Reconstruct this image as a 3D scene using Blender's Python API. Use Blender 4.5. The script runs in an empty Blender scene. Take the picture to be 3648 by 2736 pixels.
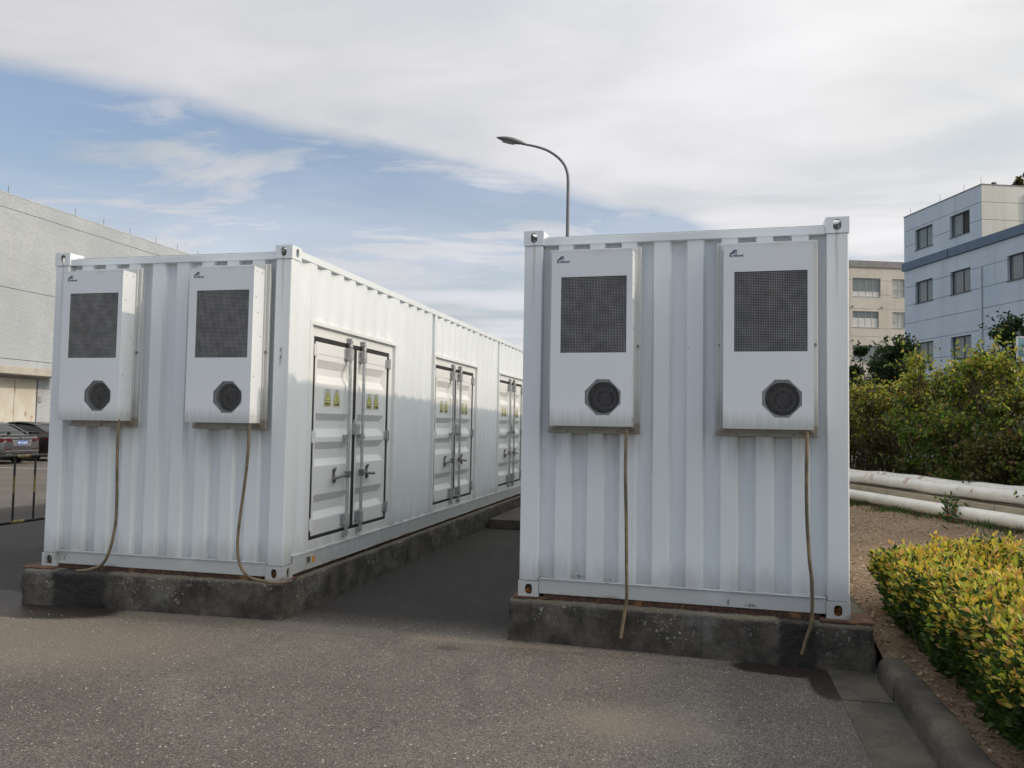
import bpy, math, random
import numpy as np
from mathutils import Matrix, Vector

R = math.radians
scene = bpy.context.scene
random.seed(7); rng = np.random.default_rng(11)
COL = scene.collection
G = 0.322                       # height of the container feet above the asphalt

# ------------------------------------------------------------------ camera
cam_d = bpy.data.cameras.new('camera'); cam = bpy.data.objects.new('camera', cam_d); COL.objects.link(cam)
cam_d.sensor_width = 36.0; cam_d.lens = 2898.33 / 3648 * 36.0; cam_d.clip_start = 0.05; cam_d.clip_end = 3000
YAW, PIT, ROL = 0.2320, 0.0498, 0.0172
_f = Vector((-math.sin(YAW) * math.cos(PIT), math.cos(YAW) * math.cos(PIT), math.sin(PIT)))
_r = Vector((math.cos(YAW), math.sin(YAW), 0)); _u = _r.cross(_f)
_r2 = math.cos(ROL) * _r + math.sin(ROL) * _u; _u2 = math.cos(ROL) * _u - math.sin(ROL) * _r
cam.matrix_world = Matrix(((_r2.x, _u2.x, -_f.x, 3.4868), (_r2.y, _u2.y, -_f.y, -6.3732), (_r2.z, _u2.z, -_f.z, 1.3664 + G), (0, 0, 0, 1)))
scene.camera = cam

# ------------------------------------------------------------------ sun, sky, exposure
SUN_EL = math.atan(0.553); SUN_AZ = 0.006      # direction to the sun: +x, a hair towards +y
sun_d = bpy.data.lights.new('sun', 'SUN'); sun_d.energy = 2.15; sun_d.angle = R(1.2); sun_d.color = (1.0, 0.83, 0.66)
sun = bpy.data.objects.new('sun', sun_d); COL.objects.link(sun)
_s = Vector((math.cos(SUN_EL) * math.cos(SUN_AZ), math.cos(SUN_EL) * math.sin(SUN_AZ), math.sin(SUN_EL)))
sun.rotation_euler = _s.to_track_quat('Z', 'Y').to_euler(); sun.location = _s * 60
vs = scene.view_settings
vs.view_transform = 'Standard'; vs.look = 'None'; vs.exposure = -0.45; vs.gamma = 1.0; vs.use_curve_mapping = False


class NT:
    """short-hand for building node trees"""
    def __init__(s, tree):
        s.t = tree; s.t.nodes.clear()
    def n(s, typ, **kw):
        nd = s.t.nodes.new(typ)
        for k, v in kw.items():
            setattr(nd, k, v)
        return nd
    def put(s, sock, v):
        if v is None: return
        if isinstance(v, bpy.types.NodeSocket): s.t.links.new(v, sock)
        elif isinstance(v, (tuple, list)):
            dv = tuple(v)
            try: sock.default_value = dv
            except Exception: sock.default_value = dv + (1.0,)
        else: sock.default_value = v
    def m(s, op, a, b=None, c=None, clamp=False):
        nd = s.n('ShaderNodeMath', operation=op, use_clamp=clamp)
        for i, v in enumerate((a, b, c)): s.put(nd.inputs[i], v)
        return nd.outputs[0]
    def vm(s, op, a, b=None, out=0):
        nd = s.n('ShaderNodeVectorMath', operation=op)
        s.put(nd.inputs[0], a)
        if b is not None: s.put(nd.inputs[1], b)
        return nd.outputs[out]
    def sep(s, v):
        nd = s.n('ShaderNodeSeparateXYZ'); s.put(nd.inputs[0], v); return nd.outputs
    def comb(s, x, y, z):
        nd = s.n('ShaderNodeCombineXYZ')
        for i, v in enumerate((x, y, z)): s.put(nd.inputs[i], v)
        return nd.outputs[0]
    def noise(s, vec, scale, detail=4, rough=0.55, dist=0.0, col=False):
        nd = s.n('ShaderNodeTexNoise'); s.put(nd.inputs['Vector'], vec)
        nd.inputs['Scale'].default_value = scale; nd.inputs['Detail'].default_value = detail
        nd.inputs['Roughness'].default_value = rough; nd.inputs['Distortion'].default_value = dist
        return nd.outputs[1 if col else 0]
    def vor(s, vec, scale, feature='F1', out=0, rnd=1.0):
        nd = s.n('ShaderNodeTexVoronoi', feature=feature); s.put(nd.inputs['Vector'], vec)
        nd.inputs['Scale'].default_value = scale
        if 'Randomness' in nd.inputs: nd.inputs['Randomness'].default_value = rnd
        return nd.outputs[out]
    def mapr(s, v, a, b, c=0.0, d=1.0, smooth=True):
        nd = s.n('ShaderNodeMapRange', clamp=True)
        if smooth: nd.interpolation_type = 'SMOOTHSTEP'
        s.put(nd.inputs['Value'], v)
        for k, x in zip(('From Min', 'From Max', 'To Min', 'To Max'), (a, b, c, d)): s.put(nd.inputs[k], x)
        return nd.outputs[0]
    def mix(s, f, a, b, blend='MIX'):
        nd = s.n('ShaderNodeMix', data_type='RGBA', blend_type=blend)
        s.put(nd.inputs[0], f); s.put(nd.inputs[6], a); s.put(nd.inputs[7], b)
        return nd.outputs[2]
    def scale(s, v, x, y, z):
        return s.vm('MULTIPLY', v, (x, y, z))
    def bump(s, h, strength=0.3, dist=0.01, normal=None):
        nd = s.n('ShaderNodeBump'); nd.inputs['Strength'].default_value = strength; nd.inputs['Distance'].default_value = dist
        s.put(nd.inputs['Height'], h)
        if normal is not None: s.put(nd.inputs['Normal'], normal)
        return nd.outputs[0]


world = bpy.data.worlds.new('World'); scene.world = world; world.use_nodes = True
w = NT(world.node_tree)
gen = w.n('ShaderNodeTexCoord').outputs['Generated']
sky = w.n('ShaderNodeTexSky', sky_type='NISHITA'); sky.sun_disc = False
sky.sun_elevation = SUN_EL; sky.sun_rotation = math.pi / 2 - SUN_AZ
sky.air_density = 1.0; sky.dust_density = 1.6; sky.ozone_density = 2.5
gx, gy, gz = w.sep(gen)
zz = w.m('MAXIMUM', gz, 0.035)
p = w.comb(w.m('DIVIDE', gx, zz), w.m('DIVIDE', gy, zz), 0.0)                # point on a cloud deck of height 1
warp = w.vm('SUBTRACT', w.noise(p, 0.55, 3, 0.5, col=True), (0.5, 0.5, 0.5))
pw = w.vm('ADD', p, w.scale(warp, 0.9, 0.9, 0.0))
edge = w.vm('DOT_PRODUCT', pw, (0.763, -0.646, 0.0), out=1)
n1 = w.noise(pw, 0.8, 7, 0.58)
deck = w.mapr(w.m('ADD', edge, w.m('MULTIPLY', w.m('SUBTRACT', n1, 0.5), 0.55)), -2.84, -2.52)
deck = w.m('MULTIPLY', deck, w.mapr(w.m('ADD', gy, w.m('MULTIPLY', w.m('SUBTRACT', n1, 0.5), 0.9)), -0.75, -0.25, 0.15, 1.0))      # the bank breaks up overhead; open sky beyond it
wn = w.noise(w.scale(pw, 1.0, 1.5, 1), 0.85, 9, 0.62, 0.35)
near = w.mapr(gz, 0.06, 0.34, 0.19, -0.03)                                   # more cloud seen edge-on low down
wisp = w.mapr(w.m('ADD', wn, near), 0.425, 0.64)
cloud = w.m('MAXIMUM', deck, w.m('MULTIPLY', wisp, 0.85))
haze = w.mapr(gz, 0.07, 0.35, 0.90, 0.22)
cloud = w.m('MAXIMUM', cloud, haze)
# cloud brightness: soft folds in the deck, and brighter towards the sun
n2 = w.noise(w.scale(pw, 0.75, 1.0, 1), 0.62, 6, 0.55, 0.2)
fold = w.mapr(n2, 0.30, 0.68, 0.80, 1.13)
sdot = w.vm('DOT_PRODUCT', gen, tuple(_s), out=1)
glow = w.m('ADD', w.mapr(sdot, -0.9, 0.5, 0.80, 1.10), w.m('ADD', w.mapr(sdot, 0.35, 1.0, 0.0, 0.15), w.mapr(sdot, 0.80, 1.0, 0.0, 2.0)))
lum = w.m('MULTIPLY', w.m('MULTIPLY', w.m('MULTIPLY', fold, glow), w.mapr(gz, 0.40, 0.90, 1.0, 1.4)), 7.1)      # a bright veil is brightest overhead
ccol = w.mix(w.mapr(sdot, 0.05, 0.8), (0.968, 0.965, 1.0, 1), (1.0, 0.985, 0.955, 1))
ccol = w.mix(w.mapr(sdot, 0.62, 0.95), ccol, (1.0, 0.93, 0.82, 1))
ccol = w.mix(w.mapr(fold, 1.0, 0.82), ccol, (0.90, 0.955, 1.0, 1))
ccol = w.vm('MULTIPLY', ccol, w.comb(lum, lum, lum))
skyc = w.vm('MULTIPLY', sky.outputs[0], (1.42, 1.40, 1.37))
final = w.mix(cloud, skyc, ccol)
bg = w.n('ShaderNodeBackground'); w.put(bg.inputs[0], final); bg.inputs[1].default_value = 0.15
wo = w.n('ShaderNodeOutputWorld'); w.t.links.new(bg.outputs[0], wo.inputs[0])

# ------------------------------------------------------------------ mesh helpers
class MB:
    def __init__(s): s.v = []; s.f = []
    def add(s, v, f):
        o = len(s.v); s.v += [tuple(q) for q in v]; s.f += [tuple(i + o for i in q) for q in f]; return s
    def box(s, x0, x1, y0, y1, z0, z1):
        return s.add([(x0, y0, z0), (x1, y0, z0), (x1, y1, z0), (x0, y1, z0), (x0, y0, z1), (x1, y0, z1), (x1, y1, z1), (x0, y1, z1)],
                     [(0, 3, 2, 1), (4, 5, 6, 7), (0, 1, 5, 4), (1, 2, 6, 5), (2, 3, 7, 6), (3, 0, 4, 7)])
    def prism(s, poly, z0, z1):
        n = len(poly)
        v = [(x, y, z0) for x, y in poly] + [(x, y, z1) for x, y in poly]
        return s.add(v, [tuple(range(n))[::-1], tuple(range(n, 2 * n))] + [(i, (i + 1) % n, n + (i + 1) % n, n + i) for i in range(n)])
    def tube(s, path, r, n=10, cap=True):
        P = [Vector(q) for q in path]; m = len(P); rr = r if isinstance(r, (list, tuple)) else [r] * m
        o = len(s.v); T = []
        for i in range(m):
            t = (P[min(i + 1, m - 1)] - P[max(i - 1, 0)]).normalized(); T.append(t)
        a = T[0].orthogonal().normalized()
        for i in range(m):
            a = (a - a.dot(T[i]) * T[i]).normalized(); b = T[i].cross(a)
            for k in range(n):
                g = 2 * math.pi * k / n
                s.v.append(tuple(P[i] + rr[i] * (math.cos(g) * a + math.sin(g) * b)))
        for i in range(m - 1):
            for k in range(n):
                s.f.append((o + i * n + k, o + i * n + (k + 1) % n, o + (i + 1) * n + (k + 1) % n, o + (i + 1) * n + k))
        if cap:
            s.f.append(tuple(o + k for k in range(n))[::-1]); s.f.append(tuple(o + (m - 1) * n + k for k in range(n)))
        return s
    def loft(s, rings, cap=True, closed=True):
        o = len(s.v); n = len(rings[0])
        for r in rings: s.v += [tuple(q) for q in r]
        for i in range(len(rings) - 1):
            for k in range(n if closed else n - 1):
                s.f.append((o + i * n + k, o + i * n + (k + 1) % n, o + (i + 1) * n + (k + 1) % n, o + (i + 1) * n + k))
        if cap:
            s.f.append(tuple(o + k for k in range(n))[::-1]); s.f.append(tuple(o + (len(rings) - 1) * n + k for k in range(n)))
        return s
    def corr(s, prof, z0, z1, fn, thick=None):
        """sheet: profile [(s, d)] swept from z0 to z1; fn(s, d, z) -> xyz"""
        o = len(s.v)
        for a, d in prof: s.v += [tuple(fn(a, d, z0)), tuple(fn(a, d, z1))]
        for i in range(len(prof) - 1): s.f.append((o + 2 * i, o + 2 * i + 2, o + 2 * i + 3, o + 2 * i + 1))
        return s
    def mesh(s, name):
        me = bpy.data.meshes.new(name); me.from_pydata(s.v, [], s.f); me.update(); return me
    def build(s, name, mat, parent=None, smooth=False, bev=0.0, seg=2, weld=False):
        me = s.mesh(name)
        import bmesh
        bm = bmesh.new(); bm.from_mesh(me)
        if weld: bmesh.ops.remove_doubles(bm, verts=bm.verts, dist=1e-5)
        bmesh.ops.recalc_face_normals(bm, faces=bm.faces); bm.to_mesh(me); bm.free()
        me.materials.append(mat)
        if smooth:
            me.polygons.foreach_set('use_smooth', [True] * len(me.polygons))
            if smooth == 'auto':
                me.set_sharp_from_angle(angle=R(35))
        o = bpy.data.objects.new(name, me); COL.objects.link(o)
        if parent is not None: o.parent = parent
        if bev:
            b = o.modifiers.new('bevel', 'BEVEL'); b.width = bev; b.segments = seg; b.limit_method = 'ANGLE'; b.angle_limit = R(40)
            me.polygons.foreach_set('use_smooth', [True] * len(me.polygons)); me.set_sharp_from_angle(angle=R(40)); b.harden_normals = True
        return o

def tag(o, label=None, cat=None, group=None, kind=None):
    for k, v in (('label', label), ('category', cat), ('group', group), ('kind', kind)):
        if v: o[k] = v
    return o
def empty(name, loc=(0, 0, 0), rz=0.0):
    o = bpy.data.objects.new(name, None); COL.objects.link(o); o.location = loc; o.rotation_euler = (0, 0, rz); o.empty_display_size = 0.2
    return o
def copy_tree(o, parent=None):
    c = o.copy(); COL.objects.link(c)
    if parent is not None: c.parent = parent
    for ch in list(o.children): copy_tree(ch, c)
    return c
def ring_plate(mb, outer, inner, fn):
    """flat plate between a rectangle (x0,x1,z0,z1) and an inner convex polygon; fn(a, b) -> xyz"""
    x0, x1, z0, z1 = outer
    cx = sum(q[0] for q in inner) / len(inner); cz = sum(q[1] for q in inner) / len(inner)
    angs = [math.atan2(q[1] - cz, q[0] - cx) for q in inner] + [math.atan2(b - cz, a - cx) for a in (x0, x1) for b in (z0, z1)]
    angs = sorted(set(round(a, 6) for a in angs))
    def hit_rect(a):
        c, s = math.cos(a), math.sin(a); t = 1e9
        if c > 1e-9: t = min(t, (x1 - cx) / c)
        if c < -1e-9: t = min(t, (x0 - cx) / c)
        if s > 1e-9: t = min(t, (z1 - cz) / s)
        if s < -1e-9: t = min(t, (z0 - cz) / s)
        return (cx + t * c, cz + t * s)
    def hit_poly(a):
        c, s = math.cos(a), math.sin(a); best = None; n = len(inner)
        for i in range(n):
            ax, az = inner[i][0] - cx, inner[i][1] - cz; bx, bz = inner[(i + 1) % n][0] - cx, inner[(i + 1) % n][1] - cz
            ex, ez = bx - ax, bz - az; den = c * ez - s * ex
            if abs(den) < 1e-12: continue
            t = (ax * ez - az * ex) / den; u = (ax * s - az * c) / den
            if t > 0 and -1e-4 <= u <= 1 + 1e-4 and (best is None or t > best): best = t
        return (cx + best * c, cz + best * s)
    O = [hit_rect(a) for a in angs]; I = [hit_poly(a) for a in angs]; n = len(angs)
    mb.add([fn(*q) for q in O] + [fn(*q) for q in I], [(i, (i + 1) % n, n + (i + 1) % n, n + i) for i in range(n)])
    return I
def text_mesh(txt, size, mat, parent, name, fn_matrix, bold=0.0, extrude=0.0008, sx=1.0):
    cu = bpy.data.curves.new('txt', 'FONT'); cu.body = txt; cu.size = size; cu.extrude = extrude; cu.offset = bold; cu.align_x = 'LEFT'; cu.resolution_u = 3
    ob = bpy.data.objects.new('txt', cu); COL.objects.link(ob)
    dg = bpy.context.evaluated_depsgraph_get(); me = bpy.data.meshes.new_from_object(ob.evaluated_get(dg)); me.name = name
    bpy.data.objects.remove(ob)
    me.transform(fn_matrix @ Matrix.Diagonal((sx, 1, 1, 1))); me.materials.clear(); me.materials.append(mat)
    o = bpy.data.objects.new(name, me); COL.objects.link(o); o.parent = parent
    return o

# ------------------------------------------------------------------ materials
def new_mat(name):
    m = bpy.data.materials.new(name); m.use_nodes = True; t = NT(m.node_tree)
    b = t.n('ShaderNodeBsdfPrincipled'); o = t.n('ShaderNodeOutputMaterial'); t.t.links.new(b.outputs[0], o.inputs[0])
    return m, t, b, o
def objco(t): return t.n('ShaderNodeTexCoord').outputs['Object']
def simple(name, col, rough=0.5, metal=0.0, var=0.12, scale=8.0, bump=0.0, bscale=60, spec=None):
    m, t, b, o = new_mat(name); c = objco(t)
    n = t.noise(c, scale, 5, 0.6)
    f = t.mapr(n, 0.3, 0.7, 1 - var, 1 + var)
    t.put(b.inputs['Base Color'], t.vm('MULTIPLY', (col[0], col[1], col[2]), t.comb(f, f, f)))
    t.put(b.inputs['Roughness'], t.mapr(n, 0.3, 0.7, max(0, rough - 0.06), min(1, rough + 0.06))); b.inputs['Metallic'].default_value = metal
    if spec is not None: b.inputs['Specular IOR Level'].default_value = spec
    if bump: t.put(b.inputs['Normal'], t.bump(t.noise(c, bscale, 4, 0.6), bump, 0.01))
    return m

def paint(name, col, dirt=0.12, front=True, rough=0.42, scuffs=()):
    """aged white container paint, object space = container space"""
    m, t, b, o = new_mat(name); c = objco(t); x, y, z = t.sep(c)
    base = t.mix(t.mapr(t.noise(c, 0.9, 3, 0.5), 0.35, 0.65), tuple(k * 0.95 for k in col), col)
    # run-down streaks
    st = t.noise(t.scale(c, 22, 22, 0.55), 1.0, 5, 0.6)
    stf = t.m('MULTIPLY', t.mapr(st, 0.56, 0.80), t.mapr(t.noise(c, 1.7, 3, 0.5), 0.40, 0.66))
    base = t.mix(t.m('MULTIPLY', stf, dirt), base, (0.34, 0.335, 0.29, 1))
    # splash grime creeping up from the bottom rail
    low = t.m('MULTIPLY', t.mapr(t.m('ADD', z, t.m('MULTIPLY', t.noise(t.scale(c, 7, 7, 2), 1.0, 5, 0.65), -0.34)), 0.20, -0.09), 1.0)
    base = t.mix(t.m('MULTIPLY', low, 0.48), base, (0.20, 0.195, 0.165, 1))
    # soot under the cabinets
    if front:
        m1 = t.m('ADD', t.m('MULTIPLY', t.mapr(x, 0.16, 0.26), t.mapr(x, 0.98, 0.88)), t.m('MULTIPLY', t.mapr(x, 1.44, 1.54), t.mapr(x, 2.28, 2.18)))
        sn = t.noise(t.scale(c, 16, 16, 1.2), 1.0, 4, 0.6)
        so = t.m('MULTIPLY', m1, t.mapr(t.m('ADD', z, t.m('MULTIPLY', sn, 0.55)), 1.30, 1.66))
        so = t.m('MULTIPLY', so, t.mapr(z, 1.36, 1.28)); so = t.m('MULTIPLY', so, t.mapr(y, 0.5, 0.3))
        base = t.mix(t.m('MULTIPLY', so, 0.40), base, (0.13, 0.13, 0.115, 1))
        for xc in (0.085, 2.352):                                          # rust weeping from the top castings
            d = t.m('ABSOLUTE', t.m('SUBTRACT', x, t.m('ADD', xc, t.m('MULTIPLY', t.m('SUBTRACT', t.noise(t.scale(c, 1, 1, 5), 1.0, 2), 0.5), 0.02))))
            k = t.m('MULTIPLY', t.mapr(d, 0.018, 0.002), t.m('MULTIPLY', t.mapr(z, 2.10, 2.76), t.mapr(z, 2.81, 2.79)))
            k = t.m('MULTIPLY', k, t.mapr(y, 0.12, 0.05))
            base = t.mix(t.m('MULTIPLY', k, 0.38), base, (0.34, 0.25, 0.14, 1))
    rr_ = t.m('MULTIPLY', t.mapr(t.m('ADD', z, t.m('MULTIPLY', t.noise(t.scale(c, 14, 14, 6), 1.0, 4, 0.6), 0.06)), 0.080, 0.050), t.mapr(t.noise(c, 2.3, 3), 0.50, 0.62))
    base = t.mix(t.m('MULTIPLY', rr_, 0.6), base, (0.17, 0.105, 0.065, 1))
    for (cx, cz, rx, rz, ymax) in scuffs:
        q = t.noise(t.scale(c, 60, 60, 25), 1.0, 4, 0.7)
        d = t.m('SQRT', t.m('ADD', t.m('POWER', t.m('DIVIDE', t.m('SUBTRACT', x, cx), rx), 2.0), t.m('POWER', t.m('DIVIDE', t.m('SUBTRACT', z, cz), rz), 2.0)))
        k = t.m('MULTIPLY', t.m('MULTIPLY', t.mapr(d, 1.0, 0.4), t.mapr(q, 0.42, 0.55)), t.mapr(y, ymax, ymax - 0.02))
        base = t.mix(t.m('MULTIPLY', k, 0.8), base, (0.10, 0.095, 0.085, 1))
    # chips
    chip = t.m('MULTIPLY', t.mapr(t.noise(c, 34, 3, 0.5), 0.735, 0.76), t.mapr(t.noise(c, 3.1, 2, 0.5), 0.56, 0.66))
    base = t.mix(t.m('MULTIPLY', chip, 0.85), base, (0.16, 0.10, 0.065, 1))
    t.put(b.inputs['Base Color'], base)
    t.put(b.inputs['Roughness'], t.mapr(st, 0.3, 0.8, rough - 0.05, rough + 0.22))
    t.put(b.inputs['Normal'], t.bump(t.noise(c, 2.2, 2, 0.5), 0.22, 0.02, t.bump(t.noise(c, 260, 2, 0.5), 0.05, 0.002)))
    return m
M_CONT_A = paint('white_container_paint', (0.765, 0.81, 0.825, 1), scuffs=((2.352, 1.93, .020, .12, .08), (.06, .06, .05, .06, .08), (.20, .09, .10, .05, .2)))
M_CONT_B = paint('white_container_paint_scuffed', (0.765, 0.81, 0.83, 1), scuffs=((.46, .165, .07, .018, .2), (1.60, .060, .016, .035, .2), (1.76, .050, .060, .018, .2), (1.30, 1.95, .008, .012, .2), (.70, .155, .03, .02, .2)))
M_CONT = M_CONT_A
M_DOOR = paint('white_door_paint', (0.80, 0.815, 0.80, 1), dirt=0.14, front=False)
def ac_paint():
    m, t, b, o = new_mat('cabinet_paint'); c = objco(t); x, y, z = t.sep(c)
    base = t.mix(t.mapr(t.noise(c, 1.4, 3), 0.35, 0.65), (0.73, 0.77, 0.795, 1), (0.765, 0.80, 0.82, 1))
    st = t.noise(t.scale(c, 26, 26, 0.7), 1.0, 5, 0.62)
    lo = t.m('MULTIPLY', t.mapr(t.m('ADD', z, t.m('MULTIPLY', st, 0.14)), 0.22, 0.05), 0.55)
    base = t.mix(lo, base, (0.25, 0.245, 0.205, 1))
    base = t.mix(t.m('MULTIPLY', t.mapr(st, 0.62, 0.80), 0.30), base, (0.40, 0.39, 0.35, 1))
    up = t.m('MULTIPLY', t.mapr(t.m('ADD', z, t.m('MULTIPLY', t.noise(t.scale(c, 9, 9, 3), 1.0, 4), 0.10)), 1.35, 1.43), 0.45)
    base = t.mix(up, base, (0.33, 0.33, 0.30, 1))
    t.put(b.inputs['Base Color'], base); t.put(b.inputs['Roughness'], t.mapr(st, 0.3, 0.8, 0.36, 0.55))
    t.put(b.inputs['Normal'], t.bump(t.noise(c, 2.4, 2), 0.12, 0.02))
    return m
M_AC = ac_paint()
M_FLANGE = paint('flange_paint', (0.56, 0.58, 0.57, 1), dirt=0.45, front=False)
def rust(name, a=(0.20, 0.085, 0.04), bcol=(0.07, 0.04, 0.028), paint_mix=0.0):
    m, t, b, o = new_mat(name); c = objco(t)
    col = t.mix(t.mapr(t.noise(c, 38, 6, 0.65), 0.35, 0.65), a, bcol)
    col = t.mix(t.mapr(t.noise(c, 9, 4), 0.55, 0.7, 0.0, 0.55), col, (0.36, 0.17, 0.06, 1))
    t.put(b.inputs['Base Color'], col); b.inputs['Roughness'].default_value = 0.9
    t.put(b.inputs['Normal'], t.bump(t.noise(c, 120, 5, 0.65), 0.6, 0.006)); return m
M_RUST = rust('rusty_steel', (0.15, 0.072, 0.042), (0.07, 0.042, 0.030)); M_RUSTD = rust('dark_rusty_steel', (0.11, 0.055, 0.03), (0.03, 0.022, 0.018))
M_RUSTY_IN = rust('flaking_orange_rust', (0.42, 0.20, 0.06), (0.16, 0.07, 0.03))
M_GAL = simple('galvanised_steel', (0.50, 0.515, 0.52), 0.38, 0.75, 0.16, 30, 0.08, 90)
M_GAL2 = simple('grey_cast_steel', (0.40, 0.41, 0.41), 0.48, 0.35, 0.2, 25, 0.15, 90)
M_HAND = simple('tarnished_handle_steel', (0.22, 0.22, 0.215), 0.42, 0.7, 0.3, 30, 0.2, 90)
M_RUB = simple('black_rubber', (0.022, 0.021, 0.021), 0.62, 0, 0.25, 20)
M_BLACK = simple('black_interior', (0.012, 0.012, 0.013), 0.7, 0, 0.2, 20)
M_FAN = simple('fan_plastic', (0.060, 0.060, 0.062), 0.5, 0, 0.2, 20)
M_COIL = None
def coil():
    m, t, b, o = new_mat('condenser_fins'); c = objco(t)
    n = t.noise(t.scale(c, 60, 1, 260), 1.0, 3, 0.6); bl = t.noise(c, 5, 4, 0.6)
    col = t.mix(t.mapr(n, 0.3, 0.7), (0.010, 0.010, 0.011, 1), (0.050, 0.048, 0.046, 1))
    t.put(b.inputs['Base Color'], t.mix(t.mapr(bl, 0.45, 0.7), col, (0.022, 0.021, 0.020, 1))); b.inputs['Roughness'].default_value = 0.75
    return m
M_COIL = coil()
M_GRILLE = simple('grille_paint', (0.30, 0.305, 0.305), 0.5, 0, 0.22, 12)
M_GRILLE2 = simple('fan_grille_paint', (0.13, 0.13, 0.13), 0.5, 0, 0.22, 12)
M_NAVY = simple('logo_navy', (0.028, 0.040, 0.085), 0.5); M_TEAL = simple('logo_pale_blue', (0.26, 0.38, 0.45), 0.5); M_LOGOTXT = simple('logo_text', (0.055, 0.055, 0.085), 0.5)
M_STK = simple('sticker_film', (0.60, 0.60, 0.585), 0.35); M_YEL = simple('sticker_yellow', (0.62, 0.62, 0.16), 0.45); M_INK = simple('black_ink', (0.02, 0.02, 0.02), 0.5)
M_ORG = simple('orange_sticker', (0.62, 0.30, 0.06), 0.5)
def hose_mat():
    m, t, b, o = new_mat('drain_hose_plastic'); c = objco(t)
    n = t.noise(c, 7, 4); col = t.mix(t.mapr(n, 0.4, 0.62), (0.215, 0.160, 0.095, 1), (0.105, 0.090, 0.058, 1))
    t.put(b.inputs['Base Color'], col); b.inputs['Roughness'].default_value = 0.42
    return m
M_HOSE = hose_mat()

def mossy(name):
    m, t, b, o = new_mat(name); c = objco(t); x, y, z = t.sep(c)
    n = t.noise(c, 5, 6, 0.65)
    col = t.mix(t.mapr(n, 0.35, 0.68), (0.040, 0.036, 0.030, 1), (0.118, 0.105, 0.087, 1))
    patch = t.mapr(t.noise(t.scale(c, 1.4, 1.4, 2.2), 1.7, 5, 0.6), 0.57, 0.70)
    col = t.mix(t.m('MULTIPLY', patch, 0.75), col, (0.165, 0.160, 0.148, 1))
    # lime bloom: pale broken flakes, thicker towards the top edge
    v = t.vor(t.vm('ADD', c, t.scale(t.noise(c, 16, 3, col=True), 0.10, 0.10, 0.10)), 30, out=0)
    fl = t.m('MULTIPLY', t.mapr(v, 0.46, 0.26), t.mapr(t.noise(c, 22, 5, 0.65), 0.48, 0.56))
    fl = t.m('MULTIPLY', fl, t.mapr(t.m('ADD', t.noise(c, 2.6, 4, 0.6), t.m('MULTIPLY', z, 0.50)), 0.55, 0.70))
    col = t.mix(t.m('MULTIPLY', fl, 0.9), col, (0.34, 0.335, 0.31, 1))
    st = t.noise(t.scale(c, 20, 20, 1.0), 1.0, 4)
    col = t.mix(t.m('MULTIPLY', t.mapr(st, 0.60, 0.72), 0.5), col, (0.030, 0.034, 0.024, 1))
    # the top arris: bare ochre-grey mortar
    top = t.mapr(t.m('ADD', z, t.m('MULTIPLY', t.noise(c, 24, 3), 0.03)), 0.305, 0.322)
    col = t.mix(t.m('MULTIPLY', top, 0.7), col, (0.17, 0.155, 0.115, 1))
    t.put(b.inputs['Base Color'], col); b.inputs['Roughness'].default_value = 0.93
    h = t.m('ADD', t.noise(c, 26, 6, 0.7), t.m('MULTIPLY', fl, 0.35))
    t.put(b.inputs['Normal'], t.bump(h, 0.7, 0.02)); return m, t, b, col
def wet_patch(t, b, col, pats, dark=(0.010, 0.0095, 0.009, 1)):
    pass

def dist_mask(t, c, x0, x1, y0, y1, soft, wob=0.1, scale=5):
    """soft rectangle mask in xy with a ragged edge"""
    cw = t.vm('ADD', c, t.scale(t.vm('SUBTRACT', t.noise(c, scale, 4, 0.6, col=True), (0.5, 0.5, 0.5)), wob * 2, wob * 2, wob * 2)); x, y, z = t.sep(cw)
    a = t.m('MULTIPLY', t.mapr(x, x0 - soft, x0 + soft), t.mapr(x, x1 + soft, x1 - soft))
    return t.m('MULTIPLY', a, t.m('MULTIPLY', t.mapr(y, y0 - soft, y0 + soft), t.mapr(y, y1 + soft, y1 - soft)))
def ell_mask(t, c, cx, cy, rx, ry, soft=0.25, wob=0.10, scale=5):
    cw = t.vm('ADD', c, t.scale(t.vm('SUBTRACT', t.noise(c, scale, 4, 0.6, col=True), (0.5, 0.5, 0.5)), wob * 2, wob * 2, 0)); x, y, z = t.sep(cw)
    d = t.m('SQRT', t.m('ADD', t.m('POWER', t.m('DIVIDE', t.m('SUBTRACT', x, cx), rx), 2.0), t.m('POWER', t.m('DIVIDE', t.m('SUBTRACT', y, cy), ry), 2.0)))
    return t.mapr(d, 1 + soft, 1 - soft)

def plinth_mat(name, wet):
    m, t, b, col = mossy(name); c = objco(t); x, y, z = t.sep(c)
    x0, x1 = wet
    wx = t.m('ADD', x, t.m('MULTIPLY', t.m('SUBTRACT', t.noise(t.scale(c, 5, 5, 9), 1.0, 4), 0.5), 0.16))
    k = t.m('MULTIPLY', t.m('MULTIPLY', t.mapr(wx, x0 - 0.03, x0 + 0.03), t.mapr(wx, x1 + 0.03, x1 - 0.03)), t.mapr(y, 0.25, 0.12))
    t.put(b.inputs['Base Color'], t.mix(t.m('MULTIPLY', k, 0.92), col, (0.011, 0.0098, 0.009, 1)))
    t.put(b.inputs['Roughness'], t.mapr(k, 0, 1, 0.93, 0.42)); return m

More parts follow.
